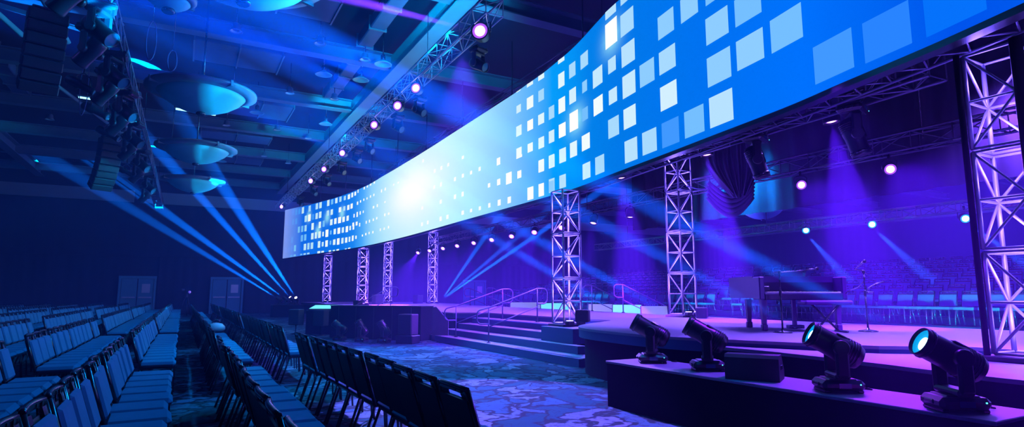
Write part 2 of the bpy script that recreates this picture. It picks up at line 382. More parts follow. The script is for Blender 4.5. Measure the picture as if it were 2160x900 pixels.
# ------------------------------------------------------------------ the hall
X0, X1, Y0, Y1, ZC = -16.0, 57.0, -9.0, 50.4, 10.6
struct('floor', B('carpet').box(((X0 + X1) / 2, (Y0 + Y1) / 2, -0.1), (X1 - X0 + 1, Y1 - Y0 + 1, 0.2)), 'patterned carpet with dark curving lines')
struct('ceiling', B('ceiling_void').box(((X0 + X1) / 2, (Y0 + Y1) / 2, ZC + 0.1), (X1 - X0 + 1, Y1 - Y0 + 1, 0.2)))
def drape_wall(mb, a, b, z0, z1, n, amp, ax):
    # pleated cloth wall running from a to b along x (ax 0) or y (ax 1)
    vs = []; fs = []
    for i in range(n + 1):
        t = i / n; w = amp * (math.sin(i * 1.9) * 0.6 + math.sin(i * 0.77) * 0.4)
        p = [a[0] + (b[0] - a[0]) * t, a[1] + (b[1] - a[1]) * t]; p[1 - ax] += w
        vs += [(p[0], p[1], z0), (p[0], p[1], z1)]
    for i in range(n): fs.append((2 * i, 2 * i + 2, 2 * i + 3, 2 * i + 1))
    mb.add(vs, fs, True)
wb = B('wall_paint').box(((X0 + X1) / 2, Y1 + 0.15, ZC / 2), (X1 - X0 + 1, 0.3, ZC))
struct('wall_back', wb)
struct('wall_right', B('wall_paint').box((X1 + 0.15, (Y0 + Y1) / 2, ZC / 2), (0.3, Y1 - Y0, ZC)))
struct('wall_left', B('wall_paint').box((X0 - 0.15, (Y0 + Y1) / 2, ZC / 2), (0.3, Y1 - Y0, ZC)))
struct('wall_front', B('wall_paint').box(((X0 + X1) / 2, Y0 - 0.15, ZC / 2), (X1 - X0, 0.3, ZC)))
# pale band high on the far walls, dark pleated cloth below
def band(name, x0, x1, y):
    struct(name, B('wall_pale').box(((x0 + x1) / 2, y, 8.45), (x1 - x0, 0.12, 0.85)))
band('trim_1', -15.8, -3.5, 50.3); band('trim_2', -3.1, 14.0, 50.3); band('trim_3', 14.4, 35.0, 50.3); band('trim_4', 35.4, 56.8, 50.3)
struct('trim_5', B('wall_pale').box((56.9, 26, 8.5), (0.12, 48, 0.95)))
struct('trim_6', B('wall_paint').box((20, 50.15, 4.2), (74, 0.12, 0.14)))
dw = B('drape')
for a, b in ((-15.8, -4.2), (-1.6, 1.6), (4.2, 22.0), (25.4, 56.5)):
    drape_wall(dw, (a, 50.1), (b, 50.1), 0.02, 4.1, int((b - a) * 5), 0.06, 0)
struct('wall_back_cloth', dw)
dw = B('drape'); drape_wall(dw, (-15.8, 50.1), (56.5, 50.1), 4.25, 7.9, 300, 0.05, 0)
struct('wall_back_cloth_upper', dw)
dw = B('drape'); drape_wall(dw, (56.6, -5), (56.6, 50), 0.02, 7.9, 200, 0.06, 1)
struct('wall_right_cloth', dw)

# double doors on the back wall
def double_door(n, x, w=2.0, h=2.55):
    e = bpy.data.objects.new('door_%d' % n, None); C.objects.link(e); e.location = (x, 50.0, 0); e['kind'] = 'structure'
    fr = B('door_paint')
    fr.box((0, -0.02, h + 0.09), (w + 0.3, 0.16, 0.18)); fr.box((-w / 2 - .07, 0, h / 2), (.14, .14, h)); fr.box((w / 2 + .07, 0, h / 2), (.14, .14, h))
    part(fr, 'door_frame', e)
    for s in (-1, 1):
        lf = part(B('door_paint').box((s * w / 4, 0.02, h / 2), (w / 2 - .05, 0.05, h - .02), bev=.01), 'door_leaf', e)
        part(B('door_plate').box((s * w / 4, -0.06, 1.22), (w / 2 - .2, 0.05, 0.09), bev=.01), 'push_bar', lf)
        if s > 0: part(B('door_plate').box((s * w / 4 + .02, -0.02, 1.86), (.5, 0.02, 0.62)), 'door_window', lf)
double_door(1, -2.84); double_door(2, 2.92); double_door(3, 23.6)

# ------------------------------------------------------------------ ceiling steelwork
def ibeam(mb, p0, p1, w, h):
    p0, p1 = Vector(p0), Vector(p1); c = (p0 + p1) / 2; L = (p1 - p0).length
    M = rotz(math.atan2(p1.y - p0.y, p1.x - p0.x))
    mb.box(c + Vector((0, 0, -h / 2 + .02)), (L, w, .04), M); mb.box(c + Vector((0, 0, h / 2 - .02)), (L, w, .04), M); mb.box(c, (L, .03, h - .06), M)
nb = 0
for y in (8.2, 14.4, 20.1, 25.9, 31.7, 37.4, 43.0, 48.4):
    nb += 1
    for xa, xb in ((X0 + .2, 6.05), (6.55, 32), (32.3, X1 - .2)):
        mb = B('ceiling_steel'); ibeam(mb, (xa, y, 9.75), (xb, y, 9.75), 0.42, 0.5)
        o = struct('trim_beam_%d' % nb, mb)
for k, x in enumerate((-9.0, 6.3, 20.0, 33.5, 46.0)):
    mb = B('girder_lit' if k == 1 else 'ceiling_steel'); ibeam(mb, (x, Y0 + .3, 9.68), (x, Y1 - .3, 9.68), 0.5, 0.6)
    struct('trim_girder_%d' % (k + 1), mb)
# ducts, service panels, tracks
def duct(x, y, lx, ly, z=10.0, h=.4):
    t = thing('ceiling_duct', DUCT_LABELS.pop(0), 'duct', (x, y, z), 0, 'ducts under the ceiling')
    part(B('duct').box((0, 0, 0), (lx, ly, h), bev=.03), 'duct_casing', t)
    fl = B('bowl_rim')
    n = max(1, int(max(lx, ly) / 1.2))
    for i in range(n + 1):
        f = -0.5 + i / n
        if lx >= ly: fl.box((lx * f, 0, 0), (.05, ly + .08, h + .08))
        else: fl.box((0, ly * f, 0), (lx + .08, .05, h + .08))
    o = part(fl, 'flanges', t); o['kind'] = 'stuff'
    hg = B('black_metal')
    part(hg.tube((0, 0, h / 2), (0, 0, ZC - z), .02), 'hanger', t)
DUCT_LABELS = ['flat blue-lit duct panel nearest the camera above the bowls', 'second flat duct panel behind the nearest one over the left aisle',
    'wide ceiling duct between two cross beams over the bowl lamps', 'narrow duct running along the hall left of the long girder',
    'duct panel over the far bowl lamps', 'duct at far end of the hall under the ceiling', 'long narrow duct over the left seats',
    'small duct panel close to the long girder']
duct(1.9, 17.3, 3.2, 1.5); duct(1.2, 22.4, 2.8, 2.0); duct(2.6, 28.7, 2.6, 2.4); duct(4.9, 17.0, .5, 4.6); duct(2.0, 34.5, 3.4, 1.6)
duct(2.4, 40.5, 3.0, 1.8); duct(-6.5, 26, .6, 10.0); duct(5.0, 23.2, .5, 4.4)

def bowl(x, y, z, R, label, cord=True):
    t = thing('bowl_pendant', label, 'lamp', (x, y, z), 0, 'bowl pendants under the ceiling')
    prof = [(0.02, -R * .36), (R * .18, -R * .345), (R * .36, -R * .30), (R * .54, -R * .22), (R * .70, -R * .11), (R * .80, 0.0)]
    inner = [(r - .03, z_ + .03) for r, z_ in prof[::-1] if r > .05]
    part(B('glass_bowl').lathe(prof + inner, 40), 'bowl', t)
    part(B('bowl_rim').lathe([(R * .74, .02), (R * .80, -.02), (R, .05), (R, .12), (R * .96, .13), (R * .76, .06), (R * .74, .02)], 40, cap=False), 'rim', t)
    part(B('black_metal').lathe([(.10, -R * .36 - .07), (.13, -R * .36 - .03), (.10, -R * .36 + .02)], 14), 'finial', t)
    for k in range(4):
        a = k * PI / 2 + .5
        part(B('bowl_rim').box((R * .86 * math.cos(a), R * .86 * math.sin(a), .07), (R * .3, .07, .16), rotz(a)), 'clip', t)
    part(B('black_metal').tube((0, 0, -.2), (0, 0, ZC - z), .025), 'rod', t)
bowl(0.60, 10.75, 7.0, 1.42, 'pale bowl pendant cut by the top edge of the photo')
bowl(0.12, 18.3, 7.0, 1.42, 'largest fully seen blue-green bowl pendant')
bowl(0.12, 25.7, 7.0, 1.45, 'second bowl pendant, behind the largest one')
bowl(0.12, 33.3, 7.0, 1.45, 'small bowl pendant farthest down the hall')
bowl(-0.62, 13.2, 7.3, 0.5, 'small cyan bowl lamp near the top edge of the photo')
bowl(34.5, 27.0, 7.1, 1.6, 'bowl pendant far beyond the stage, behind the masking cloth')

# round recessed downlights hanging under the ceiling
def downlight_proto():
    t = thing('ceiling_downlight', '', 'lamp', (0, 0, 0), 0, 'small round downlights on the ceiling')
    part(B('bowl_rim').lathe([(.07, .26), (.11, .22), (.13, .07), (.19, 0), (.175, 0), (.12, .05), (.07, .08)], 18), 'can', t)
    part(B('door_plate').lathe([(.10, .05), (.15, .012), (.165, .012), (.11, .06)], 18, cap=False), 'reflector', t)
    part(B('black_metal').tube((0, 0, .2), (0, 0, 1.25), .018), 'stem', t)
    return t
dls = [(0.6, 14.9), (2.6, 14.7), (4.7, 14.2), (0.9, 18.9), (3.3, 18.6), (4.9, 19.2), (-2.5, 14.2), (-2.2, 20.0), (1.2, 24.3), (3.2, 24.0), (4.9, 23.9),
       (-2.1, 27.5), (1.3, 30.2), (3.5, 29.9), (5.1, 30.8), (-4.6, 17.9), (-4.4, 24.2), (-6.6, 22.3), (1.6, 36.2), (3.6, 36.1), (-3.0, 34.0), (-5.8, 33.0), (5.1, 37.4), (-8.4, 30.0)]
dp = downlight_proto()
for i, (x, y) in enumerate(dls):
    o = dp if i == 0 else copy_tree(dp)
    o.location = (x, y, 9.3)
    side = 'left of' if x < 0 else 'right of'
    o['label'] = 'small round ceiling downlight, %s in depth, %s the bowl pendants' % (ordn(sorted(d[1] for d in dls).index(y) + 1), side)
# work lamps with wide glass shades next to the long truss
wl = [(3.9, 21.0, 9.2), (5.2, 20.9, 9.2), (5.4, 18.8, 9.1), (2.3, 27.0, 9.2), (5.2, 27.0, 9.1), (1.5, 38.3, 9.2), (-5.2, 26.8, 9.1), (-3.4, 30.6, 9.2), (-7.6, 15.2, 9.0), (-5.5, 15.7, 8.8)]
for i, (x, y, z) in enumerate(wl):
    if i == 0:
        t0 = thing('highbay_lamp', '', 'lamp', (x, y, z), 0, 'wide shaded work lamps under the ceiling')
        part(B('glass_bowl').lathe([(.07, .15), (.13, .11), (.24, .04), (.30, 0), (.275, 0), (.21, .035), (.07, .10)], 20), 'lamp_shade', t0)
        part(B('black_metal').lathe([(.06, .14), (.08, .19), (.08, .30), (.04, .35)], 12), 'lamp_body', t0)
        part(B('black_metal').tube((0, 0, .33), (0, 0, 1.4), .02), 'stem', t0); o = t0
    else: o = copy_tree(t0)
    o.location = (x, y, z)
    o['label'] = ['wide-shaded work lamp %s' % w for w in ('left of the girder crossing, first of a close pair', 'under the girder crossing, second of a close pair',
        'beside the girder crossing near the long truss', 'right of the gap between second and third bowl pendants', 'beside the long truss past the girder crossing',
        'small and far, over the back of hall', 'left of the fixture truss at mid hall', 'left of the fixture truss, farther back',
        'at upper left corner among the dark beams', 'at upper left with a lit shade')][i]
# lit fluorescent battens
for i, (x, y, z, L) in enumerate(((0.0, 24.0, 8.1, 1.3), (-3.6, 27.0, 8.9, .7), (-3.0, 35.0, 8.9, .8), (-0.75, 26.0, 7.35, .8))):
    t = thing('batten_light', ['bright blue batten light above the second bowl', 'short lit batten left of the fixture truss, nearer one',
        'short lit batten left of the fixture truss, farther one', 'glowing bar put in for white-hot beam spot on left rim of second bowl'][i], 'lamp', (x, y, z), 0.1)  # last bar is an added glow for a beam hit, no batten there
    part(B('tube_white').box((0, 0, -.04), (L, .09, .05), bev=.01), 'tube', t)
    part(B('bowl_rim').box((0, 0, .02), (L + .1, .14, .06), bev=.01), 'housing', t)
    part(B('black_metal').tube((0, 0, .03), (0, 0, 9.6 - z), .012), 'hanger', t)
# slanted struts at upper left
for i, (a, b) in enumerate((((-6.6, 13.8, 9.5), (-4.2, 19.5, 8.3)), ((-4.0, 17.6, 9.5), (-3.2, 19.5, 8.3)), ((-6.5, 20.1, 9.5), (-2.6, 20.1, 8.9)), ((-5.3, 25.8, 9.5), (-2.8, 34, 9.0)))):
    mb = B('ceiling_steel').tube(a, b, .07, 6)
    struct('trim_strut_%d' % (i + 1), mb)

# ------------------------------------------------------------------ trusses
def truss_mesh(mb, p0, p1, w, h, pitch, rc=.025, rb=.012, faces=4, x_brace=False, nc=6):
    p0, p1 = Vector(p0), Vector(p1); d = p1 - p0; L = d.length; d.normalize()
    side = d.cross(Vector((0, 0, 1)))
    side = Vector((1, 0, 0)) if side.length < .1 else side.normalized()
    up = side.cross(d).normalized()
    cor = [side * (a * w / 2) + up * (b * h / 2) for a, b in ((-1, -1), (1, -1), (1, 1), (-1, 1))]
    for c in cor: mb.tube(p0 + c, p1 + c, rc, nc)
    n = max(1, round(L / pitch))
    for f in range(faces):
        a, b = cor[f], cor[(f + 1) % 4]
        for i in range(n):
            q0, q1 = p0 + d * (L * i / n), p0 + d * (L * (i + 1) / n)
            if (i + f) % 2: a_, b_ = b, a
            else: a_, b_ = a, b
            mb.tube(q0 + a_, q1 + b_, rb, 5, cap=False)
            mb.tube(q1 + a, q1 + b, rb, 5, cap=False)
            if i == 0: mb.tube(q0 + a, q0 + b, rb, 5, cap=False)
    return mb

def tower(x, y, z0, z1, label, seclen=1.1, lights=True, w=.55, pw=30.0, cable=False):
    t = thing('truss_tower', label, 'truss tower', (x, y, z0), 0, 'upright lit truss towers on the stage')
    part(B('box_paint').box((0, 0, .03), (w + .12, w + .12, .06), bev=.01), 'base_plate', t)
    n = max(1, round((z1 - z0 - .06) / seclen)); h = (z1 - z0 - .06) / n
    for i in range(n):
        a = .06 + i * h
        mb = B('truss'); truss_mesh(mb, (0, 0, a + .02), (0, 0, a + h - .02), w - .05, w - .05, h / 2, .026, .016, nc=8)
        part(mb, 'truss_section', t)
    for sx in (-1, 1):
        fx = B('head_plastic'); 
        fx.box((sx * .16, -.36, .09), (.20, .14, .10), bev=.02).box((sx * .16, -.29, .03), (.12, .06, .04))
        o = part(fx, 'uplight', t)
        part(B('lens_violet').box((sx * .16, -.36, .145), (.14, .09, .012)), 'lens', o)
    if cable:
        part(B('black_cloth').tube((-w / 2 - .03, -w / 2 - .03, .02), (-w / 2 - .03, -w / 2 - .03, z1 - z0), .06, 8), 'cable_and_shade_tube', t)
        part(B('black_cloth').tube((-w / 2 - .02, w / 2 + .02, .02), (-w / 2 - .02, w / 2 + .02, z1 - z0), .032, 8), 'cable_and_shade_tube', t)  # black tube stands in for the chord in shadow, no cable here
    if lights:
        k = int(n) 
        for i in range(k):
            for q, (gx, gy) in ((.25, (.10, .06)), (.75, (-.06, .10))):
                point('tower_fill', (x + gx, y + gy, z0 + .06 + (i + q) * h), (0.15, 0.09, 1.0), pw * .95, .12)  # unseen fill points added inside the tower to brighten its bracing
    return t
tower(9.4, 45.6, .84, 4.35, 'purple-lit truss tower farthest left under the screen end', pw=45)
tower(8.9, 33.7, .84, 4.05, 'purple-lit truss tower second from the left, on the stage front', pw=45)
tower(12.9, 42.0, .84, 5.4, 'slim far truss tower between second and fourth from the left', pw=45)
tower(14.6, 37.5, .84, 5.6, 'truss tower on rear stage edge with blue beams at its right', pw=45)
tower(8.25, 12.2, .68, 4.02, 'bright truss tower on the low block beside the stage steps', pw=34)
tower(11.95, 12.05, .84, 5.4, 'tall truss tower on the rear stage edge left of the piano', pw=34)
tower(7.72, 2.90, .755, 4.1, 'nearest truss tower at the right edge with dark cable bundle and shade-blackened chord', pw=24, cable=True, w=.50)
tower(7.35, 1.95, .755, 4.15, 'truss tower cut off by the right edge of the photo', pw=14)

def long_truss(label, p0, p1, w, h, m='truss', sec=3.0, group=None, pitch=.5, rc=.025):
    p0, p1 = Vector(p0), Vector(p1); c = (p0 + p1) / 2
    t = thing('box_truss', label, 'truss', c, 0, group)
    n = max(1, round((p1 - p0).length / sec))
    for i in range(n):
        a, b = p0.lerp(p1, i / n) - c, p0.lerp(p1, (i + 1) / n) - c
        mb = B(m); truss_mesh(mb, a, b, w, h, pitch, rc, rc * .5)
        part(mb, 'truss_section', t)
    for f in (.12, .5, .88):
        q = p0.lerp(p1, f) - c
        part(B('black_metal').tube(q, q + Vector((0, 0, ZC - 1.1 - p0.z)), .012, 5), 'chain', t)
    return t
long_truss('long lighting truss with glowing lamps beside the top of the screen', (5.62, 11.0, 7.75), (5.75, 46, 7.75), .42, .40, 'truss', group='hung lighting trusses', pitch=.8)
long_truss('dark truss full of moving lights left of the bowl pendants', (-1.85, 8.5, 7.35), (-1.72, 46, 7.3), .42, .45, 'dark_truss', group='hung lighting trusses')
long_truss('rear stage truss carrying the row of purple lamps', (13.0, 2.6, 4.58), (13.0, 33, 4.58), .36, .36, 'dark_truss', group='hung lighting trusses', pitch=.75)
long_truss('short truss hung behind the right end of the screen', (9.3, 4.2, 4.75), (9.7, 9.8, 4.75), .42, .45, 'dark_truss', group='hung lighting trusses')
long_truss('thin far truss crossing beyond the stage among the blue lamps', (22.6, 5, 4.35), (22.6, 30, 4.35), .35, .35, 'dark_truss', group='hung lighting trusses', pitch=.6)
long_truss('small truss running above the screen top rail', (9.3, 9.0, 8.35), (9.85, 34, 8.35), .26, .26, 'dark_truss', group='hung lighting trusses', pitch=1.5)

# ------------------------------------------------------------------ the curved LED screen
RP = [(6.42,47.41),(7.3,41.97),(8.02,37.97),(8.45,35.04),(8.7,32.58),(8.83,30.39),(8.9,26.78),(8.86,23.47),(8.76,20.1),(8.68,16.69),(8.63,14.79),(8.6,13.5),(8.5,12.0),(8.21,10.29),(7.9,8.3),(7.67,6.93),(7.4,5.3),(7.15,4.3),(6.88,3.16),(6.64,2.35),(6.2,1.0),(5.9,0.2)]
def cr(p0, p1, p2, p3, t):
    return tuple(.5 * (2 * b + (c - a) * t + (2 * a - 5 * b + 4 * c - d) * t * t + (3 * b - a - 3 * c + d) * t ** 3) for a, b, c, d in zip(p0, p1, p2, p3))
RQ = []
for i in range(len(RP) - 1):
    for k in range(8): RQ.append(cr(RP[max(i - 1, 0)], RP[i], RP[i + 1], RP[min(i + 2, len(RP) - 1)], k / 8))
RQ.append(RP[-1]); RS = [0.0]
for a, b in zip(RQ, RQ[1:]): RS.append(RS[-1] + math.dist(a, b))
def interp(tab, s):
    if s <= tab[0][0]: return tab[0][1]
    for (a, u), (b, v) in zip(tab, tab[1:]):
        if s <= b:
            t = (s - a) / (b - a)
            return tuple(p + (q - p) * t for p, q in zip(u, v)) if isinstance(u, tuple) else u + (v - u) * t
    return tab[-1][1]
import bisect
def rib(s, off=0.0):
    i = min(max(bisect.bisect_right(RS, s) - 1, 0), len(RQ) - 2)
    t = (s - RS[i]) / (RS[i + 1] - RS[i]); a, b = RQ[i], RQ[i + 1]
    dx, dy = b[0] - a[0], b[1] - a[1]; L = math.hypot(dx, dy)
    return a[0] + dx * t + dy / L * off, a[1] + dy * t - dx / L * off      # positive off = towards the audience
TOP = [(0, 7.78), (3, 7.66), (5.5, 7.55), (9.5, 7.47), (13, 7.48), (15, 7.5), (17.3, 7.6), (21, 7.65), (28, 7.63), (32, 7.64), (33.8, 7.70), (35.2, 7.80), (36.4, 7.9), (37.4, 7.97), (48, 8.0)]
ZB = 4.1
def lin(r, g, b):
    f = lambda c: (c / 255 / 12.92) if c < 10 else ((c / 255 + .055) / 1.055) ** 2.4
    return (f(r), f(g), f(b))
COL = [(0.3, lin(125, 150, 245)), (2.2, lin(90, 135, 245)), (4.2, lin(10, 105, 240)), (10.9, lin(0, 112, 238)), (13.0, lin(10, 130, 245)), (14.4, lin(60, 165, 255)),
       (15.8, lin(130, 205, 255)), (18, lin(165, 225, 255)), (22, lin(190, 240, 255)), (26, lin(180, 240, 255)), (28.5, lin(165, 232, 255)), (30.2, lin(148, 214, 255)), (31.8, lin(125, 195, 255)),
       (33.2, lin(85, 175, 255)), (34.3, lin(0, 155, 252)), (35.4, lin(0, 145, 245)), (36.2, lin(0, 128, 235)), (37.6, lin(0, 120, 232)), (40.8, lin(0, 112, 240)), (42.8, lin(0, 112, 252)),
       (44, lin(0, 100, 242)), (44.9, lin(0, 82, 235)), (46, lin(0, 90, 235))]
HALO = [(22.0, 6.1, 2.5, .62, (1.0, 1.0, 1.0)), (22.5, 6.1, 4.6, 1.5, (.75, .92, 1.0))]
SPOTS = [(37.47, 7.23), (35.56, 5.85), (5.3, 6.75), (8.6, 6.35), (7.1, 5.6), (11.0, 6.35)]
def pic(s, z):
    c = interp(COL, s)
    for hs, hz, ws, wz, hc in HALO[::-1]:
        g = math.exp(-((s - hs) / ws) ** 2 - ((z - hz) / wz) ** 2 * .55)
        c = tuple(a + (b - a) * min(1, g * 1.15) for a, b in zip(c, hc))
    for hs, hz in SPOTS:
        g = math.exp(-((s - hs) / .40) ** 2 - ((z - hz) / .33) ** 2)
        c = tuple(a + (b - a) * g * .75 for a, b in zip(c, (.35, .9, 1)))
    return c
TILE_COL = [(.1, lin(5, 112, 250)), (.22, lin(40, 130, 255)), (.4, lin(64, 150, 255)), (.6, lin(115, 188, 255)), (.65, lin(140, 202, 255)), (.7, lin(165, 215, 255)), (.8, lin(195, 230, 255)), (.9, lin(222, 243, 255)), (1.0, (1, 1, 1))]
scr = thing('led_screen', 'long curved LED screen with white tiles on a blue picture above the stage', 'screen', (8.5, 25, 4.0))
ox, oy, oz = 8.5, 25, 4.0
verts, faces, cols = [], [], []
ns = 430; nz = 22; SE = RS[-1]
for i in range(ns + 1):
    s = SE * i / ns; x, y = rib(s, 0); zt = interp(TOP, s)
    for j in range(nz + 1):
        z = ZB + (zt - ZB) * j / nz
        verts.append((x - ox, y - oy, z - oz)); cols.append(pic(s, z))
for i in range(ns):
    for j in range(nz):
        a = i * (nz + 1) + j; faces.append((a, a + 1, a + nz + 2, a + nz + 1))
for row in [TILES]:
    for q in row.split(';'):
        if not q: continue
        s0, s1, z0, z1, b = map(float, q.split(','))
        z1 = min(z1, interp(TOP, (s0 + s1) / 2) - .01)
        if z1 - z0 < .02: continue
        base = len(verts); c0 = pic((s0 + s1) / 2, (z0 + z1) / 2)
        w = (.93, .97, 1.0)
        w = interp(TILE_COL, b)
        c = tuple(max(p, q2) for p, q2 in zip(c0, w))
        for (s, z) in ((s0, z0), (s1, z0), (s1, z1), (s0, z1)):
            x, y = rib(s, .012); verts.append((x - ox, y - oy, z - oz)); cols.append(c)
        faces.append((base, base + 1, base + 2, base + 3))
me = bpy.data.meshes.new('led_face'); me.from_pydata(verts, [], faces); me.materials.append(MATS['led_picture'])
at = me.color_attributes.new('picture', 'FLOAT_COLOR', 'POINT')
at.data.foreach_set('color', [v for c in cols for v in (*c, 1.0)])
o = bpy.data.objects.new('led_face', me); C.objects.link(o); o.parent = scr
def strip(mb, s0, s1, offs, zfun, n=160):
    # closed box strip following the ribbon; offs = (front, back), zfun(s) = (bottom, top)
    base = []; 
    for i in range(n + 1):
        s = s0 + (s1 - s0) * i / n; zb, zt = zfun(s)
        f, k = rib(s, offs[0]), rib(s, offs[1])
        base += [(f[0] - ox, f[1] - oy, zb - oz), (f[0] - ox, f[1] - oy, zt - oz), (k[0] - ox, k[1] - oy, zt - oz), (k[0] - ox, k[1] - oy, zb - oz)]
    fs = []
    for i in range(n):
        for a in range(4): b = (a + 1) % 4; fs.append((4 * i + a, 4 * i + b, 4 * i + 4 + b, 4 * i + 4 + a))
    fs += [(0, 1, 2, 3), (4 * n + 3, 4 * n + 2, 4 * n + 1, 4 * n)]
    mb.add(base, fs, False)
mb = B('black_metal'); strip(mb, 0, SE, (-.01, -.14), lambda s: (ZB - .03, interp(TOP, s) + .02)); part(mb, 'cabinet_back', scr)
mb = B('black_metal'); strip(mb, 0, SE, (.02, -.14), lambda s: (ZB - .08, ZB - .005)); part(mb, 'bottom_rail', scr)
mb = B('dark_truss')
for off, z in ((-.3, ZB + .05), (-.7, ZB + .05), (-.3, ZB + .4), (-.7, ZB + .4)):
    mb.path([(rib(s, off)[0] - ox, rib(s, off)[1] - oy, z - oz) for s in [30 + k * .5 for k in range(33)]], .024, 5)
for k in range(66):
    s = 30 + k * .25
    a, b = rib(s, -.3 if k % 2 else -.7), rib(s + .25, -.7 if k % 2 else -.3)
    mb.tube((a[0] - ox, a[1] - oy, ZB + .05 - oz), (b[0] - ox, b[1] - oy, ZB + .05 - oz), .012, 5)
    a, b = rib(s, -.3), rib(s + .25, -.3); z0, z1 = (.05, .4) if k % 2 else (.4, .05)
    mb.tube((a[0] - ox, a[1] - oy, ZB + z0 - oz), (b[0] - ox, b[1] - oy, ZB + z1 - oz), .012, 5)
part(mb, 'support_truss', scr, 'dark ladder truss behind the lower screen edge')
mb = B('black_metal')
for k in range(11):
    s = 3 + k * 4.1; x, y = rib(s, -.1)
    part(B('black_metal').tube((x - ox, y - oy, interp(TOP, s) - oz), (x - ox, y - oy, 9.5 - oz), .02, 5), 'hanging_cable', scr)

# ------------------------------------------------------------------ the stage
FRONT = [(8.1, 48.6), (8.0, 30), (7.75, 21.2), (7.9, 18.4), (8.9, 17.9), (8.85, 14.2), (8.9, 12.7), (8.9, 11.3), (8.2, 10.75), (7.48, 10.28), (6.88, 9.74), (6.5, 9.2), (6.3, 8.6), (6.2, 7.8), (6.17, 7.2), (6.22, 6.6), (6.38, 6.1), (6.6, 5.6), (6.85, 5.05), (7.05, 4.6), (7.3, 4.2), (8.1, 3.6), (8.1, -2)]
BACK = [(12.4, -2), (12.35, 9), (12.6, 13), (13.2, 18), (14.2, 30), (15.6, 36), (16.2, 48.6)]
_b = FRONT[8:20]
_c = []
for i in range(len(_b) - 1):
    for k in range(5): _c.append(cr(_b[max(i - 1, 0)], _b[i], _b[i + 1], _b[min(i + 2, len(_b) - 1)], k / 5))
FRONT = FRONT[:8] + _c + FRONT[19:]
poly = FRONT + BACK
def inset(pl, d):
    n = len(pl); out = []
    for i in range(n):
        a, b, c = Vector(pl[i - 1]), Vector(pl[i]), Vector(pl[(i + 1) % n])
        e1 = (b - a).normalized(); e2 = (c - b).normalized()
        nn = Vector((-e1.y - e2.y, e1.x + e2.x)); nn = nn.normalized() if nn.length > 1e-4 else Vector((-e1.y, e1.x))
        out.append(tuple(b + nn * d))
    return out
area = sum(poly[i - 1][0] * poly[i][1] - poly[i][0] * poly[i - 1][1] for i in range(len(poly)))
sgn = 1 if area > 0 else -1
st = thing('main_stage', 'long raised stage with pale fascia and rounded front beneath the screen', 'stage', (10, 22, 0))
org = (-10, -22, 0)
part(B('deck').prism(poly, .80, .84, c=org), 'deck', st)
part(B('lip_blue_lit').prism(inset(poly, .01 * sgn), .66, .80, c=org), 'fascia', st, 'pale fascia band')
part(B('skirt').prism(inset(poly, .12 * sgn), .0, .66, c=org), 'skirt', st, 'black cloth skirt')
lf = thing('stage_ledge', 'low purple-lit ledge along the front of the piano end of the stage', 'stage', (7, 2, 0))
led = [(6.95, 6.3), (6.62, 5.95), (6.36, 4.98), (6.30, 4.25), (6.20, 3.5), (6.10, 3.04), (6.05, 2.5), (6.0, -2), (8.09, -2), (8.09, 3.55), (7.28, 4.15), (7.02, 4.55), (6.82, 5.0), (6.57, 5.55), (6.34, 6.05), (6.2, 6.5), (6.3, 6.5)]
led = [(6.30, 6.02), (6.34, 5.5), (6.36, 4.98), (6.30, 4.25), (6.20, 3.5), (6.10, 3.04), (6.05, 2.5), (6.0, -2), (8.09, -2), (8.09, 3.55), (7.28, 4.15), (7.02, 4.55), (6.82, 5.0), (6.57, 5.55), (6.35, 6.04)]
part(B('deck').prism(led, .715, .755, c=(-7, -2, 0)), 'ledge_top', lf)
part(B('skirt').prism(inset(led, -.04 if sum(led[i - 1][0] * led[i][1] - led[i][0] * led[i - 1][1] for i in range(len(led))) < 0 else .04), 0, .715, c=(-7, -2, 0)), 'skirt', lf)
# steps up to the stage
stp = thing('stage_steps', 'four wide steps with purple-lit treads leading up to the stage', 'steps', (7.9, 14, 0))
SX = [7.0, 7.45, 7.9, 8.35]; SY0 = [9.9, 10.6, 11.9, 12.6]; SY1 = [18.2, 18.1, 17.95, 17.85]
for k in range(4):
    h = .17 * (k + 1)
    zc, zh = (h / 2, h) if k == 0 else (h - .085, .17)
    m = B('lip_blue_lit').box(((SX[k] + 8.84) / 2 - 7.9, (12.62 + SY1[k]) / 2 - 14, zc), (8.84 - SX[k], SY1[k] - 12.62, zh), bev=.008)
    tr = B('deck').box((SX[k] + .22 - 7.9 + (.03 if k == 3 else 0), (12.62 + SY1[k]) / 2 - 14, h + .004), (.43, SY1[k] - 12.64, .01))  # deck-coloured plates added so treads look lit above darker risers
    if k < 2:
        y0 = (9.95, 10.62)[k]
        m.box(((SX[k] + 7.68) / 2 - 7.9, (y0 + 12.63) / 2 - 14, zc), (7.68 - SX[k], 12.63 - y0, zh))
        tr.box(((SX[k] + 7.66) / 2 - 7.9, (y0 + 12.62) / 2 - 14, h + .004), (min(.43, 7.66 - SX[k]), 12.62 - y0 - .02, .01))
    if k == 0:
        m.box((7.31 - 7.9, 18.55 - 14, .085), (.62, .74, .17)); tr.box((7.22 - 7.9, 18.54 - 14, .174), (.42, .72, .01))
    part(m, 'step', stp); part(tr, 'lit_tread', stp)
blk = thing('riser_block', 'pale low block carrying the bright tower beside the steps', 'block', (8.25, 11.9, 0))
part(B('lip_blue_lit').box((.02, -.05, .34 + .17), (1.12, 1.36, .34), bev=.008), 'block_body', blk)
part(B('deck').box((.02, -.05, .675), (1.10, 1.34, .012)), 'block_top', blk)
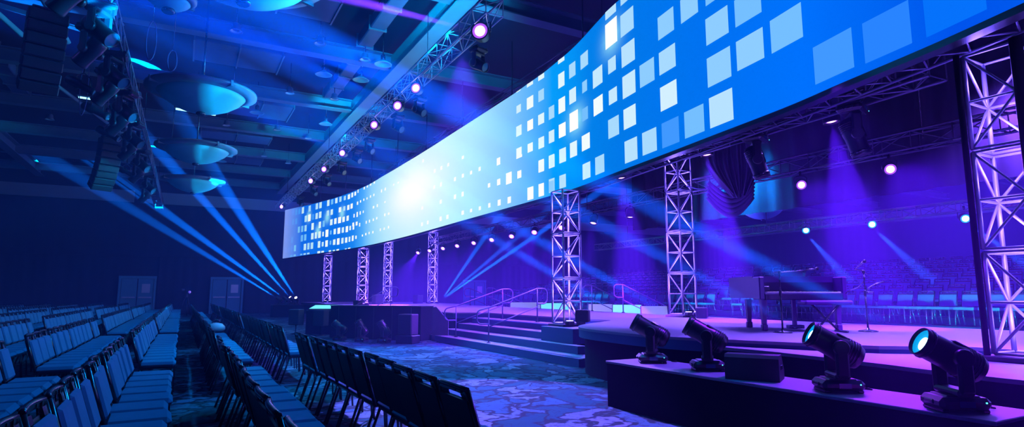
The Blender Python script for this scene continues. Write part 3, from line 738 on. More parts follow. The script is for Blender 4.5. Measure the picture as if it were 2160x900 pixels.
def small_speaker(x, y, z, rz, w, h, d, label):
    t = thing('small_speaker', label, 'speaker', (x, y, z), rz, 'small box speakers on the stage')
    part(B('box_paint').box((0, 0, h / 2), (w, d, h), bev=.015), 'cabinet', t)
    part(B('grille').box((0, -d / 2 - .005, h / 2), (w * .88, .014, h * .9), bev=.004), 'grille', t)
    part(B('black_metal').box((0, 0, .004), (w * .6, d * .6, .012)), 'foot', t)
small_speaker(7.75, 10.85, .84, .75, .26, .27, .28, 'small purple-lit box speaker just right of the tower on the block')
small_speaker(11.75, 11.2, .84, .6, .26, .27, .26, 'small purple box speaker at the foot of the tall tower left of piano')
small_speaker(13.75, 37.9, .84, .4, .5, .55, .45, 'box speaker at the left of the far tower with blue beams')
small_speaker(10.6, 36.5, .84, .3, .55, .6, .45, 'dark box speaker right of the second tower from the left')
small_speaker(8.05, 31.3, .84, .5, .35, .3, .35, 'tiny box beside the second tower from the left')

# curved hand rails
def arc(c, a0, a1, r, ex, n=6):
    return [Vector(c) + Vector((ex[0], ex[1], 0)) * (r * math.cos(a0 + (a1 - a0) * k / n)) + Vector((0, 0, r * math.sin(a0 + (a1 - a0) * k / n))) for k in range(n + 1)]
def handrail(x0, y0, z0, x1, y1, z1, label, H=.92, low_loop=True, mid=True, r=.020):
    z0 += .004; z1 += .004
    t = thing('hand_rail', label, 'handrail', (x0, y0, z0), 0, 'bent tube hand rails at the steps')
    L = math.hypot(x1 - x0, y1 - y0); ex = ((x1 - x0) / L, (y1 - y0) / L)
    P = lambda u, z: Vector((ex[0] * u, ex[1] * u, z - z0))
    zl, zh = z0 + H, z1 + H; q = .13
    pts = []
    if low_loop:
        pts += [P(0, zl - .42), P(-.22, zl - .42)] + arc(P(-.22, zl - .42 + q), -PI / 2, -PI, q, ex)[1:] + [P(-.22 - q, zl - .22)] + arc(P(-.22, zl - .18), -PI, -PI * 1.42, q, ex)[1:]
    pts += [P(0, zl), P(L, zh)]
    pts += [P(L + .2, zh)] + arc(P(L + .2, zh - q), PI / 2, 0, q, ex)[1:] + arc(P(L + .2, zh - .42 + q), 0, -PI / 2, q, ex) + [P(L, zh - .42)]
    part(B('rail').path(pts, r, 8), 'top_rail', t)
    part(B('rail').tube(P(0, z0), P(0, zl), r, 8), 'post', t)
    part(B('rail').tube(P(L, z1), P(L, zh), r, 8), 'post', t)
    if mid: part(B('rail').tube(P(0, zl - .5), P(L, zh - .5), r * .8, 8), 'middle_rail', t)
    for u, z in ((0, z0), (L, z1)): part(B('black_metal').lathe([(.06, 0), (.06, .012), (.03, .03)], 12, c=P(u, z)), 'foot_plate', t)
handrail(7.25, 16.65, .17, 8.7, 16.4, .68, 'front hand rail on the steps, farther left one')
handrail(7.12, 14.2, .17, 8.65, 14.25, .68, 'front hand rail on the steps, nearer one left of the tower')
handrail(6.5, 26.0, 0, 8.15, 26.0, .84, 'dark hand rail crossing in front of the third tower, above black box')
handrail(14.9, 17.3, 0, 13.0, 17.6, .84, 'rear hand rail sloping down behind stage, just right of the bright tower', low_loop=False)
handrail(14.6, 15.2, 0, 12.75, 15.55, .84, 'rear hand rail sloping down behind stage, second from the bright tower', low_loop=False)
handrail(15.9, 29.8, 0, 14.0, 30.2, .84, 'far hand rail beyond the stage left of the front steps', low_loop=False)
handrail(15.5, 26.6, 0, 13.75, 27.0, .84, 'faint far hand rail beyond stage behind the front rails', low_loop=False)

for x, y, L, n in ((13.85, 16.6, 5.2, 'near'), (14.9, 24.1, 5.8, 'far')):
    t = thing('monitor_shelf', 'low black draped shelf behind the stage edge, %s one' % n, 'shelf', (x, y, 0), -.06 if n == 'near' else -.08)
    part(B('skirt').box((0, 0, .24), (1.0, L, .48)), 'drape', t); part(B('box_paint').box((0, 0, .49), (1.02, L + .02, .02)), 'shelf_board', t)
# slanted floor monitors facing the stage
def slant_monitor(x, y, z, rz, w, matname, label, h=.34, d=.5):
    t = thing('slanted_monitor', label, 'monitor', (x, y, z), rz, 'slanted monitors lying along the stage')
    m = B('box_paint'); m.prism([(-d / 2, 0), (d / 2, 0), (d / 2, h), (d / 2 - .06, h), (-d / 2, .05)], -w / 2, w / 2, M=Matrix(((0, 0, 1), (1, 0, 0), (0, 1, 0))))
    part(m, 'housing', t)
    a = math.atan2(h - .05, d - .06); Lh = math.hypot(h - .05, d - .06)
    M = Matrix.Rotation(a, 3, 'X')
    part(B(matname).box((0, -.03 - .003, (h + .05) / 2 + .012), (w - .07, Lh - .05, .012), M), 'screen_face', t)
slant_monitor(13.75, 18.1, .5, -.7, .95, 'monitor_pale', 'pale slanted monitor just right of the bright tower, first of three', h=.58)
slant_monitor(13.7, 16.5, .5, -.7, 1.05, 'monitor_cyan', 'bright cyan slanted monitor between the two rear hand rails', h=.58)
slant_monitor(13.6, 15.0, .5, -.7, .9, 'monitor_pale', 'pale slanted monitor right of the cyan one', h=.56)
slant_monitor(14.95, 25.6, .5, -.5, 1.7, 'monitor_pale', 'pale wide slanted monitor left of the bright tower, behind front rails', h=.55)
slant_monitor(14.7, 22.6, .5, -.5, 1.4, 'monitor_cyan', 'cyan-lit slanted monitor seen left of the bright tower', h=.55)
slant_monitor(4.75, 22.9, .86, -.55, 1.15, 'monitor_cyan', 'bright cyan slanted monitor at far left end of black draped box', h=.17, d=.7)

# ------------------------------------------------------------------ piano, bench, microphone stands
pz = .84
pn = thing('stage_piano', 'purple-lit digital grand piano shell with three legs on the stage', 'piano', (8.40, 6.72, pz), -0.505)
W, Dp = 1.46, 1.38; z0, z1 = .50, .90
out = [(0, .26), (0, Dp)] + [(.10 + .45 * (1 - math.cos(t)) * .8, Dp + .02 + .02 * math.sin(t)) for t in (.6, 1.2)] + [(.62, Dp - .02), (.85, Dp - .16), (1.0, Dp - .38), (1.10, Dp - .62), (1.25, Dp - .82), (W, Dp - .95), (W, .26)]
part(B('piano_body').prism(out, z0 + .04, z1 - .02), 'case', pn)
part(B('piano_body').box((.045, .14, (z0 + z1) / 2 + .01), (.09, .30, z1 - z0 - .02), bev=.015), 'cheek', pn)
part(B('piano_body').box((W - .045, .14, (z0 + z1) / 2 + .01), (.09, .30, z1 - z0 - .02), bev=.015), 'cheek', pn)
part(B('piano_dark').box((W / 2, .13, z0 + .07), (W - .16, .30, .11), bev=.01), 'keybed', pn)
part(B('piano_dark').box((W / 2, .272, z0 + .28), (W - .17, .03, .22), Matrix.Rotation(-.1, 3, 'X')), 'fallboard', pn)
part(B('piano_body').prism([(x, y) for x, y in out], z1 - .02, z1 + .012), 'lid', pn)
kb = part(B('white_keys').box((W / 2, .085, z0 + .137), (W - .2, .16, .024), bev=.004), 'keyboard', pn)
bk = B('black_keys')
for k in range(52):
    if k % 7 in (2, 6): continue
    bk.box((.1 + (W - .2) * (k + 1) / 52, .115, z0 + .158), (.012, .10, .02))
o = part(bk, 'black_key_rows', kb); o['kind'] = 'stuff'
part(B('box_paint').box((.17, .16, z0 + .2), (.1, .1, .09), bev=.01), 'control_panel', pn)
def pleg(x, y):
    m = B('piano_body'); m.box((x, y, .30), (.062, .062, .44), taper=(1.6, 1.6)); m.box((x, y, .06), (.095, .095, .11), bev=.015)
    part(m, 'leg', pn)
pleg(.10, .12); pleg(W - .12, .12); pleg(.26, Dp - .22)
ly = B('piano_body'); ly.box((W / 2, .38, .27), (.06, .05, .50)).box((W / 2, .36, .06), (.26, .14, .06), bev=.01); part(ly, 'pedal_lyre', pn)
for s in (-1, 0, 1): part(B('chrome_tube').box((W / 2 + s * .07, .27, .05), (.03, .1, .012), bev=.003), 'pedal', pn)
rk = B('chrome_tube'); rk.box((.75, .55, z1 + .05), (.5, .02, .12), Matrix.Rotation(-.3, 3, 'X')); part(rk, 'music_rest', pn)

bn = thing('piano_bench', 'padded keyboard bench with crossed legs in front of the piano', 'bench', (9.22, 6.12, pz), -0.505)
part(B('piano_body').box((0, 0, .475), (.78, .30, .075), bev=.025), 'seat', bn)
for y in (-.10, .10):
    s = 1 if y < 0 else -1
    m = B('black_metal').tube((-.24 * s, y, .02), (.17 * s, y, .44), .018, 8); part(m, 'crossed_leg', bn)
for x in (-.24, .24): part(B('black_metal').box((x, 0, .015), (.05, .36, .03), bev=.01), 'foot_bar', bn)
part(B('black_metal').tube((-.03, -.11, .225), (-.03, .11, .225), .014, 8), 'pivot', bn)

def mic_stand(x, y, rz, label, boom, H=.96):
    t = thing('microphone_stand', label, 'microphone stand', (x, y, pz), rz, 'microphone stands around the piano')
    part(B('black_metal').lathe([(.145, 0), (.15, .012), (.12, .022), (.03, .035), (.02, .06)], 24), 'base', t)
    part(B('black_metal').tube((0, 0, .03), (0, 0, .62), .015, 8).tube((0, 0, .60), (0, 0, H), .010, 8), 'pole', t)
    part(B('head_plastic').lathe([(.02, .58), (.022, .60), (.022, .66), (.015, .68)], 12), 'clutch', t)
    bm = part(B('chrome_tube').path(boom, .010, 8), 'boom_arm', t)
    part(B('head_plastic').lathe([(.012, -.03), (.026, -.02), (.026, .02), (.012, .03)], 12, c=(0, 0, H)), 'swivel', t)
    e, d = Vector(boom[-1]), (Vector(boom[-1]) - Vector(boom[-2])).normalized()
    mc = B('chrome_tube').tube(e, e + d * .14, .013, 10, r1=.020); part(mc, 'microphone', bm)
    part(B('grille').lathe([(.0, -.03), (.02, -.024), (.028, 0), (.024, .02), (.01, .03)], 12, M=aim_matrix(d), c=e + d * .16, cap=False), 'grille_ball', bm)
    return t
mic_stand(8.45, 6.36, 0, 'microphone stand with level boom over the piano, at its left', [(-.12, .1, .93), (0, 0, .96), (.25, -.14, .98), (.40, -.22, 1.0)])
m2 = mic_stand(9.9, 5.85, 0, 'microphone stand with bent booms right of the piano', [(.1, 0, .94), (0, 0, .99), (-.10, .08, 1.02), (-.10, .04, 1.05)], H=.98)
part(B('chrome_tube').path([(0, 0, .62), (.06, -.04, .72), (.14, -.1, .78), (.28, -.16, .82)], .010, 8), 'side_boom', m2)
part(B('head_plastic').path([(0, 0, .98), (.03, 0, .85), (-.1, .05, .72), (-.3, .1, .66), (-.34, .12, .62)], .006, 6), 'cable', m2)
part(B('chrome_tube').box((.06, -.04, .64), (.14, .05, .03), bev=.01), 'clip', m2)

# ------------------------------------------------------------------ moving heads
def moving_head(name, label, loc, rz, d, s=1.0, lens='lens_dark', hang=False, group=None, leds=True, simple=False):
    t = thing('moving_light', label, 'stage light', loc, rz, group)
    t.scale = (s, s, s)
    k = -1 if hang else 1
    Z = lambda z: k * z
    b = B('head_plastic')
    b.box((0, 0, Z(.075)), (.42, .34, .105), bev=.035)
    b.box((0, 0, Z(.125)), (.28, .26, .03), bev=.012)
    for x in (-.16, .16): b.box((x, 0, Z(.015)), (.06, .30, .03), bev=.008)
    base = part(b, 'base', t)
    if not simple:
        part(B('lens_dark').box((0, -.172, Z(.075)), (.12, .006, .05)), 'display', base)
        for x in (-.215, .215): part(B('black_metal').box((x, 0, Z(.08)), (.02, .14, .04), bev=.008), 'carry_handle', base)
        if leds: part(B('cyan_led').box((.15, -.172, Z(.09)), (.012, .006, .012)), 'status_led', base)
    # yoke turns so that its arms stand either side of the barrel
    dv = Vector(d).normalized(); a = math.atan2(dv.y, dv.x) - rz
    lateral = Vector((-math.sin(a), math.cos(a), 0)); fw = Vector((math.cos(a), math.sin(a), 0))
    My = Matrix((lateral, fw, Vector((0, 0, 1)))).transposed()
    y = B('head_plastic')
    y.box(My @ Vector((0, 0, Z(.165))), (.36, .15, .06), My, bev=.02)
    for sx in (-1, 1):
        y.box(My @ Vector((sx * .175, 0, Z(.31))), (.055, .13, .30), My, bev=.022)
        y.lathe([(.075, -.03), (.08, -.015), (.08, .015), (.07, .03)], 16, M=My @ Matrix.Rotation(PI / 2, 3, 'Y'), c=My @ Vector((sx * .175, 0, Z(.455))))
    yk = part(y, 'yoke', t)
    el = math.asin(max(-1, min(1, dv.z)))
    dl = fw * math.cos(el) + Vector((0, 0, math.sin(el)))
    M = aim_matrix(dl); c = Vector((0, 0, Z(.455)))
    h = B('head_plastic')
    h.lathe([(.07, -.27), (.115, -.25), (.135, -.20), (.138, -.05), (.128, .02), (.125, .20), (.130, .26), (.130, .29), (.121, .295), (.118, .24)], 24, M=M, c=c, cap=True)
    hd = part(h, 'lamp_head', t)
    if not simple:
        rb = B('black_metal')
        for q in range(5): rb.lathe([(.137, -.005), (.145, -.003), (.145, .003), (.137, .005)], 24, M=M, c=c + M @ Vector((0, 0, -.19 + .028 * q)), cap=False)
        part(rb, 'cooling_fins', hd)['kind'] = 'stuff'
        part(B('black_metal').box(c + M @ Vector((0, .125, -.04)), (.13, .02, .20), M, bev=.008), 'service_cover', hd)
        part(B('black_metal').lathe([(.1325, .22), (.137, .225), (.137, .245), (.1325, .25)], 24, M=M, c=c, cap=False), 'front_ring', hd)
    part(B(lens if lens != 'lens_cyan' else 'lens_ring').lathe([(.001, .262), (.117, .262)], 20, M=M, c=c, cap=False), 'lens', hd)
    if lens == 'lens_cyan':
        part(B('lens_cyan').lathe([(.0, .278), (.040, .275), (.062, .264)], 16, M=M, c=c + M @ Vector((.032, -.014, 0)), cap=False), 'hot_spot', hd)
    return t, Vector(loc) + rotz(rz) @ (c + M @ Vector((0, 0, .31))) * s
BOXZ = .58
fb = thing('lighting_bench', 'long black low bench carrying four moving lights in the right foreground', 'bench', (5.32, 4.27, 0))
part(B('black_cloth').box((0, 0, .275), (.70, 4.3, .55)), 'skirt', fb)
part(B('deck').box((0, 0, .565), (.72, 4.34, .03), bev=.006), 'bench_top', fb)
heads = []
for (lx, ly, aimd, lens, lab) in ((5.33, 5.95, az(318, 30), 'lens_dark', 'moving light on the black bench farthest from the camera'),
                                  (5.36, 5.05, az(317, 30), 'lens_dark', 'second moving light on black bench, left of the wedge speaker'),
                                  (5.26, 3.42, az(309, 29), 'lens_cyan', 'moving light on black bench just right of the wedge speaker'),
                                  (5.19, 2.45, az(303, 28), 'lens_cyan', 'nearest moving light, its round lens glowing cyan')):
    t, tip = moving_head('m', lab, (lx, ly, BOXZ), -.6, aimd, .87, lens, group='moving lights on the black bench')
    heads.append((tip, aimd))
    part(B('black_cloth').path([(.2, .05, .06), (.28, .03, .03), (.36, .06, .012), (.30, .12, .012), (.38, .16, .012)], .008, 6), 'power_cable', t)
wd = thing('wedge_speaker', 'black wedge floor speaker between moving lights on the bench', 'speaker', (5.27, 4.33, BOXZ), -1.05)
wd.scale = (.9, .9, .9)
part(B('box_paint').prism([(-.20, 0), (.19, 0), (.20, .10), (.02, .285), (-.17, .285), (-.20, .25)], -.29, .29, M=Matrix(((0, 0, 1), (1, 0, 0), (0, 1, 0)))), 'cabinet', wd)
part(B('grille').box((0, .118, .195), (.54, .235, .012), Matrix.Rotation(-PI / 4 - .02, 3, 'X')), 'grille', wd)
for sx in (-1, 1): part(B('black_metal').box((sx * .292, -.04, .15), (.012, .12, .05), bev=.004), 'side_handle', wd)

# ------------------------------------------------------------------ black draped box, case, side lights at mid distance
def angled(name, label, cat, a, b): pass
bb = thing('draped_box', 'wide black draped box standing in front of the stage', 'box', (5.78, 19.5, 0), math.atan2(17.74 - 20.74, 6.47 - 4.34))
Lb = math.hypot(2.13, 3.0)
part(B('black_cloth').box((.0, .0, .53), (Lb, .7, 1.06), bev=.01), 'drape', bb)
part(B('box_paint').box((0, 0, 1.065), (Lb + .03, .73, .02), bev=.004), 'top_board', bb)
for k in range(5): part(B('case_cloth').box((-Lb / 2 + (k + .5) * Lb / 5, -.352, .53), (.015, .006, 1.0)), 'seam', bb)
wng = thing('cloth_wing', 'dark slanted side cloth at the right end of the black draped box', 'drape', (7.02, 17.72, 0), -.7)
part(B('case_cloth').prism([(-.10, 0), (.42, 0), (.42, .62), (.02, 1.05), (-.10, 1.05)], -.02, .02, M=Matrix(((1, 0, 0), (0, 0, 1), (0, 1, 0)))), 'cloth', wng)
part(B('rail').tube((0.0, 0, 1.06), (.43, 0, .62), .015, 6), 'edge_bar', wng)
gd = az(300, 35)
for i, (x, y) in enumerate(((4.45, 19.4), (4.95, 18.65), (5.45, 17.95))):
    moving_head('m', ['dark moving light at the left front of the black draped box', 'dark moving light at middle of the black draped box', 'dark moving light third along the black draped box'][i],
                (x, y, 0), -.9, (gd, az(310, 55), az(310, 55))[i], .9, group='moving lights in front of draped box', simple=False, leds=(i > 0))
sp = thing('floor_speaker', 'upright speaker with a lit violet edge by the black draped box', 'speaker', (5.98, 17.3, 0), -.95)
part(B('box_paint').box((0, 0, .55), (.5, .36, .62), bev=.02), 'cabinet', sp)
part(B('grille').box((0, -.185, .55), (.44, .012, .56)), 'grille', sp)
part(B('head_plastic').box((0, 0, .12), (.6, .42, .24), bev=.02), 'base', sp)
ps = thing('draped_stand', 'black draped stand left of the wide black draped box', 'box', (4.75, 22.9, 0), -.9)
part(B('black_cloth').box((0, 0, .42), (1.25, .8, .84), bev=.01), 'drape', ps)
part(B('box_paint').box((0, 0, .85), (1.28, .83, .02)), 'top_board', ps)
for i, (x, y) in enumerate(((3.72, 23.2), (4.35, 21.9))):
    t = thing('box_speaker', ['pale-sided box speaker at the far left of the draped stand', 'pale-sided box speaker right of the draped stand'][i], 'speaker', (x, y, 0), -.75, 'box speakers at the draped stand')
    part(B('case_cloth').box((0, 0, .62), (.42, .36, .56), bev=.02), 'cabinet', t)
    part(B('grille').box((-.213, 0, .62), (.01, .3, .5)), 'grille', t)
    part(B('black_metal').tube((0, 0, .02), (0, 0, .36), .02, 8).lathe([(.16, 0), (.16, .02), (.03, .05)], 16), 'stand', t)
lb = thing('light_riser', 'dark low riser at far left carrying four bright beam lights', 'riser', (6.0, 41.0, 0))
part(B('black_cloth').box((0, 0, .38), (1.9, 1.1, .76)), 'drape', lb)
part(B('box_paint').box((0, 0, .77), (1.95, 1.15, .02)), 'top_board', lb)
beams4 = []
for i, (x, y, d) in enumerate(((5.5, 41.1, 0), (5.88, 40.95, 1), (6.24, 40.9, 2), (6.52, 40.75, 3))):
    dd = (Vector((-5.7, 46.2, 8.5)), Vector((-4.2, 46.0, 9)), Vector((-1.4, 37.4, 9)), Vector((-.5, 29.8, 9)))[i] - Vector((x, y, 1.12))
    moving_head('m', 'small bright beam light on the far riser, %s from the left' % ['first', 'second', 'third', 'fourth'][i], (x, y, .78), 0, dd, .75, 'lens_white', group='beam lights on the far riser', simple=True)
    beams4.append((Vector((x, y, .78 + .34)) + Vector(dd).normalized() * .26, dd))

# video camera on its tripod at the end of the aisle
tp = thing('video_camera', 'video camera on a tripod at the far end of the aisle', 'camera', (.25, 46.2, 0), .3)
tp.scale = (1.05, 1.05, 1.12)
for k in range(3):
    a = k * 2 * PI / 3 + .4
    part(B('black_metal').tube((.05 * math.cos(a), .05 * math.sin(a), 1.15), (.45 * math.cos(a), .45 * math.sin(a), .01), .028, 6), 'tripod_leg', tp)
part(B('head_plastic').lathe([(.07, 1.1), (.09, 1.14), (.09, 1.22), (.05, 1.3)], 14), 'tripod_head', tp)
cb = part(B('head_plastic').box((0, 0, 1.42), (.22, .55, .24), bev=.03), 'camera_body', tp)
part(B('lens_dark').lathe([(.08, 0), (.09, .2), (.08, .22)], 16, M=Matrix.Rotation(PI / 2, 3, 'X'), c=(0, -.27, 1.42)), 'camera_lens', cb)
part(B('head_plastic').box((-.2, .1, 1.56), (.16, .06, .12), bev=.01), 'viewfinder', cb)
part(B('black_metal').tube((.1, .25, 1.3), (.2, .8, 1.15), .015, 6), 'pan_handle', tp)

# shiny rounded bag left on a seat
bag = thing('shiny_bag', 'shiny rounded bag lying on a seat of the first row right of the aisle', 'bag', (.80, 17.2, .50), .4)
part(B('glossy_pale').lathe([(.02, 0), (.17, .005), (.23, .06), (.22, .13), (.15, .20), (.05, .225), (.01, .228)], 20), 'bag_body', bag)
part(B('black_metal').path([(-.1, 0, .2), (-.08, 0, .28), (0, 0, .31), (.08, 0, .28), (.1, 0, .2)], .012, 6), 'handle', bag)

# ------------------------------------------------------------------ hung lights
def par_light(label, loc, d, lens, s=1.0, group=None, drop=.32):
    t = thing('par_light', label, 'stage light', loc, 0, group); t.scale = (s, s, s)
    M = aim_matrix(d)
    c = part(B('head_plastic').lathe([(.06, -.20), (.12, -.18), (.145, -.10), (.15, .04), (.155, .10), (.155, .12), (.135, .125), (.13, .06)], 20, M=M), 'lamp_can', t)
    part(B({'lens_cyan': 'lens_ring'}.get(lens, 'lens_rim')).lathe([(.001, .088), (.07, .092), (.132, .084)], 20, M=M, cap=False), 'lens', c)
    part(B(lens).lathe([(.001, .108), (.06, .104), (.088, .094)], 20, M=M, cap=False), 'lens_core', c)
    dv = Vector(d).normalized(); lat = dv.cross(Vector((0, 0, 1)))
    lat = Vector((1, 0, 0)) if lat.length < .1 else lat.normalized()
    part(B('black_metal').path([lat * .165, lat * .165 + Vector((0, 0, .18)), lat * .10 + Vector((0, 0, drop - .08)), -lat * .10 + Vector((0, 0, drop - .08)), -lat * .165 + Vector((0, 0, .18)), -lat * .165], .014, 6), 'yoke', t)
    part(B('black_metal').box((0, 0, drop), (.05, .06, .12), bev=.01), 'clamp', t)
    return t
# row of purple lamps along the rear stage truss
row = [(17.94,), (16.0,), (14.13,), (10.25,), (19.85,), (21.7,), (23.54,), (25.42,), (27.37,), (29.24,), (31.2,), (33.08,)]
ys = sorted([r[0] * 13 / 12 for r in row])
pl = []
for i, y in enumerate(ys):
    d = Vector((-.35, -.12, -1)) if y < 17.5 else Vector((-.55, -.55, -.62))
    if y < 16: d = Vector((-.1, -.05, -1))
    par_light('purple lamp, %s from the piano end in the row under rear truss' % ordn(i + 1), (12.95, y, 4.10), d, 'lens_violet', 1.0, 'purple lamps under the rear truss')
    pl.append(((12.95, y, 4.10), d))
for i, (y, dd) in enumerate(((8.31 * 13 / 12, (-.75, -.75, -.35)), (6.39 * 13 / 12, (-.8, -.6, -.35)))):
    par_light(['white-hot lamp under the rear truss left of centre, above the piano', 'white-hot lamp under the rear truss, right one above the piano'][i], (12.95, y, 4.08), Vector(dd), 'lens_white', .85, 'white-hot lamps under the rear truss')
    pl.append(((12.95, y, 4.08), Vector(dd)))
up = [(1490, (11, 10.11, 4.92)), (1752, (11, 6.91, 4.92)), (1310, (11, 13.36, 4.91))]
for i, (px, p) in enumerate(up):
    par_light(['purple lamp shining straight down, beside the gathered cloth', 'purple lamp shining straight down, nearest to the right tower', 'purple lamp shining down right of the bright tower'][i], p, Vector((.05, -.1, -1)), 'lens_purple', 1.0, 'purple lamps hung behind the screen')
    pl.append((p, Vector((0.05, -.1, -1))))
    lt = thing('lamp_pipe', 'short dark pipe holding the %s downward purple lamp' % ['middle', 'right-hand', 'left-hand'][i], 'pipe', (p[0], p[1], p[2] + .36))
    part(B('black_metal').tube((0, -.7, 0), (0, .7, 0), .025, 8), 'pipe', lt)
    for yy in (-.5, .5): part(B('black_metal').tube((0, yy, 0), (0, yy, 9.3 - p[2] - .36), .012, 6), 'hanger', lt)
far = [(22.6, 12.9, 4.07), (22.6, 15.62, 4.1), (22.6, 9.85, 3.95), (16.9, 6.56, 4.75)]
for i, p in enumerate(far):
    par_light(['far cyan-white lamp above the riser seats, middle one', 'far cyan-white lamp above riser seats, left one', 'far cyan-white lamp left of the right-hand tower', 'cluster lamp seen through the right-hand tower'][i], p, Vector((-.8, -.6, -.28)), 'lens_cyan', 1.1, 'far cyan lamps beyond the stage')
# lamps on the long house truss
tl = [(11.67, 7.4, 'lens_white', 1.35), (15.97, 7.4, 'lens_white', 1.1), (17.66, 7.35, 'lens_white', 1.1), (20.29, 7.4, 'lens_violet', 1.1), (25.12, 7.4, 'lens_white', 1.1), (28.88, 7.4, 'lens_violet', 1.1), (32.27, 7.4, 'lens_white', 1.1), (42.94, 7.4, 'lens_white', 1.1)]
house = []
for i, (y, z, ln, s) in enumerate(tl):
    par_light('glowing lamp under the long lighting truss, %s from the camera' % ordn(i + 1), (5.62, y, z), Vector((-.62, -.78, -.12)), ln, s, 'glowing lamps under the long truss', drop=.24)
    house.append((5.62, y, z))
# dark wide lamps under the same truss
for i, y in enumerate((12.6, 16.8, 18.9, 22.4, 24.3, 27.0, 30.2, 33.6, 38.0)):
    moving_head('m', 'dark hung moving light under the long truss, %s from the camera' % ordn(i + 1), (6.0, y, 7.46), .3, Vector((.3, -.75, -.45)), .95, 'lens_dark', hang=True, group='dark moving lights under the long truss', simple=True)
for i, (x, y, z) in enumerate(((9.35, 5.5, 4.5), (9.5, 7.5, 4.5))):
    moving_head('m', ['dark moving light hung behind screen, nearer the right tower', 'dark moving light hung behind the screen near gathered cloth'][i], (x, y, z), .3, Vector((.2, -.2, -1)), 1.15, 'lens_dark', hang=True, group='dark moving lights behind the screen', simple=False)
# crowd of fixtures on the left truss
k = 0
for y in (10.5, 12.0, 13.4, 14.7, 16.1, 17.6, 19.2, 20.9, 22.7, 24.7, 27.0, 29.6, 32.6, 36.0):
    k += 1
    dx = (-.45, .0)[k % 2]
    dd = Vector((.55, -.35, -.5)) if k % 2 else Vector((-.5, .35, -.6))
    moving_head('m', 'dark hung moving light on the left fixture truss, %s from the camera' % ordn(k), (-1.75 + dx * .6, y, 7.08), rnd.uniform(-.5, .5), dd, 1.25, 'lens_dark', hang=True, group='dark moving lights on the left fixture truss', simple=True)
for i, (y, x) in enumerate(((12.6, -2.5), (18.2, -2.6), (20.6, -2.55), (23.4, -2.5), (30.5, -2.5))):
    t = thing('theatre_spotlight', 'long-barrelled spotlight beside the left fixture truss, %s from the camera' % ordn(i + 1), 'stage light', (x, y, 6.75), .4, 'long-barrelled spotlights by the left truss')
    M = aim_matrix(Vector((.6, -.55, -.42)))
    b = part(B('head_plastic').lathe([(.10, -.42), (.13, -.38), (.13, -.1), (.09, -.05), (.09, .25), (.11, .3), (.11, .36), (.09, .36), (.085, .3)], 16, M=M), 'barrel', t)
    part(B('lens_dark').lathe([(.001, .33), (.085, .33)], 16, M=M, cap=False), 'lens', b)
    part(B('black_metal').path([(-.15, 0, 0), (-.15, 0, .25), (0, 0, .36), (.15, 0, .25), (.15, 0, 0)], .015, 6), 'yoke', t)
    part(B('black_metal').tube((0, 0, .34), (0, 0, .62), .02, 6), 'clamp_pipe', t)
# hung curved speaker arrays
def array(label, x, y, z, n, rz, s=1.0, bend=.09):
    t = thing('line_array', label, 'speaker array', (x, y, z), rz)
    p = Vector((0, 0, 0)); a = 0
    for i in range(n):
        M = Matrix.Rotation(a, 3, 'X')
        b = part(B('box_paint').box(p + M @ Vector((0, 0, -.13)), (.72 * s, .42 * s, .23), M, bev=.02), 'array_box', t)
        part(B('grille').box(p + M @ Vector((0, -.215 * s, -.13)), (.66 * s, .012, .19), M), 'grille', b)
        p = p + M @ Vector((0, 0, -.25)); a += bend
    part(B('black_metal').box((0, 0, .04), (.6 * s, .3, .06), bev=.01).tube((0, 0, .05), (0, 0, 9.4 - z), .015, 6), 'flying_frame', t)
array('curved hanging speaker stack at lower end of the left fixture truss', -2.75, 26.5, 7.3, 8, .5)
array('dark hanging speaker stack nearer the camera at upper left', -3.0, 15.8, 7.6, 7, .3)
array('small far speaker stack hung at left above the back seats', -9.3, 38.5, 7.9, 6, .3)
# hung cable loops near the left truss
for i, (x, y, z, h) in enumerate(((-.95, 14.5, 6.9, .9), (-.55, 15.0, 6.7, .5), (-2.75, 19.5, 7.1, 1.6))):
    t = thing('cable_loop', ['loose cable loop hanging right of the left truss', 'thin cable loop hanging by the small cyan bowl', 'coiled cable hanging left of the fixture truss'][i], 'cable', (x, y, z))
    pts = [(.09 * math.cos(2 * PI * q / 20 + PI / 2), .03 * math.sin(q), h / 2 * math.sin(2 * PI * q / 20 + PI / 2)) for q in range(21)]
    part(B('rail').path(pts, .012, 6), 'cable', t)
    part(B('black_metal').tube((0, .03, h / 2), (0, .03, 9.6 - z), .008, 5), 'drop_line', t)

# ------------------------------------------------------------------ masking cloth behind the stage
mc = thing('masking_cloth', 'dark masking cloth hung high behind the piano end of the stage', 'curtain', (14.6, 8, 3.8))
m = B('drape')
n = 120; vs = []; fs = []
for i in range(n + 1):
    y = -5.5 + 17.5 * i / n; w = .09 * math.sin(i * 1.35) + .05 * math.sin(i * .5)
    vs += [(w, y - 4.0 + 1.0, 0.0), (w, y - 4.0 + 1.0, 5.6)]
for i in range(n): fs.append((2 * i, 2 * i + 2, 2 * i + 3, 2 * i + 1))
m.add(vs, fs, True); part(m, 'cloth', mc)
part(B('black_metal').tube((0, -8.6, 5.6), (0, 9.1, 5.6), .03, 8), 'pipe', mc)
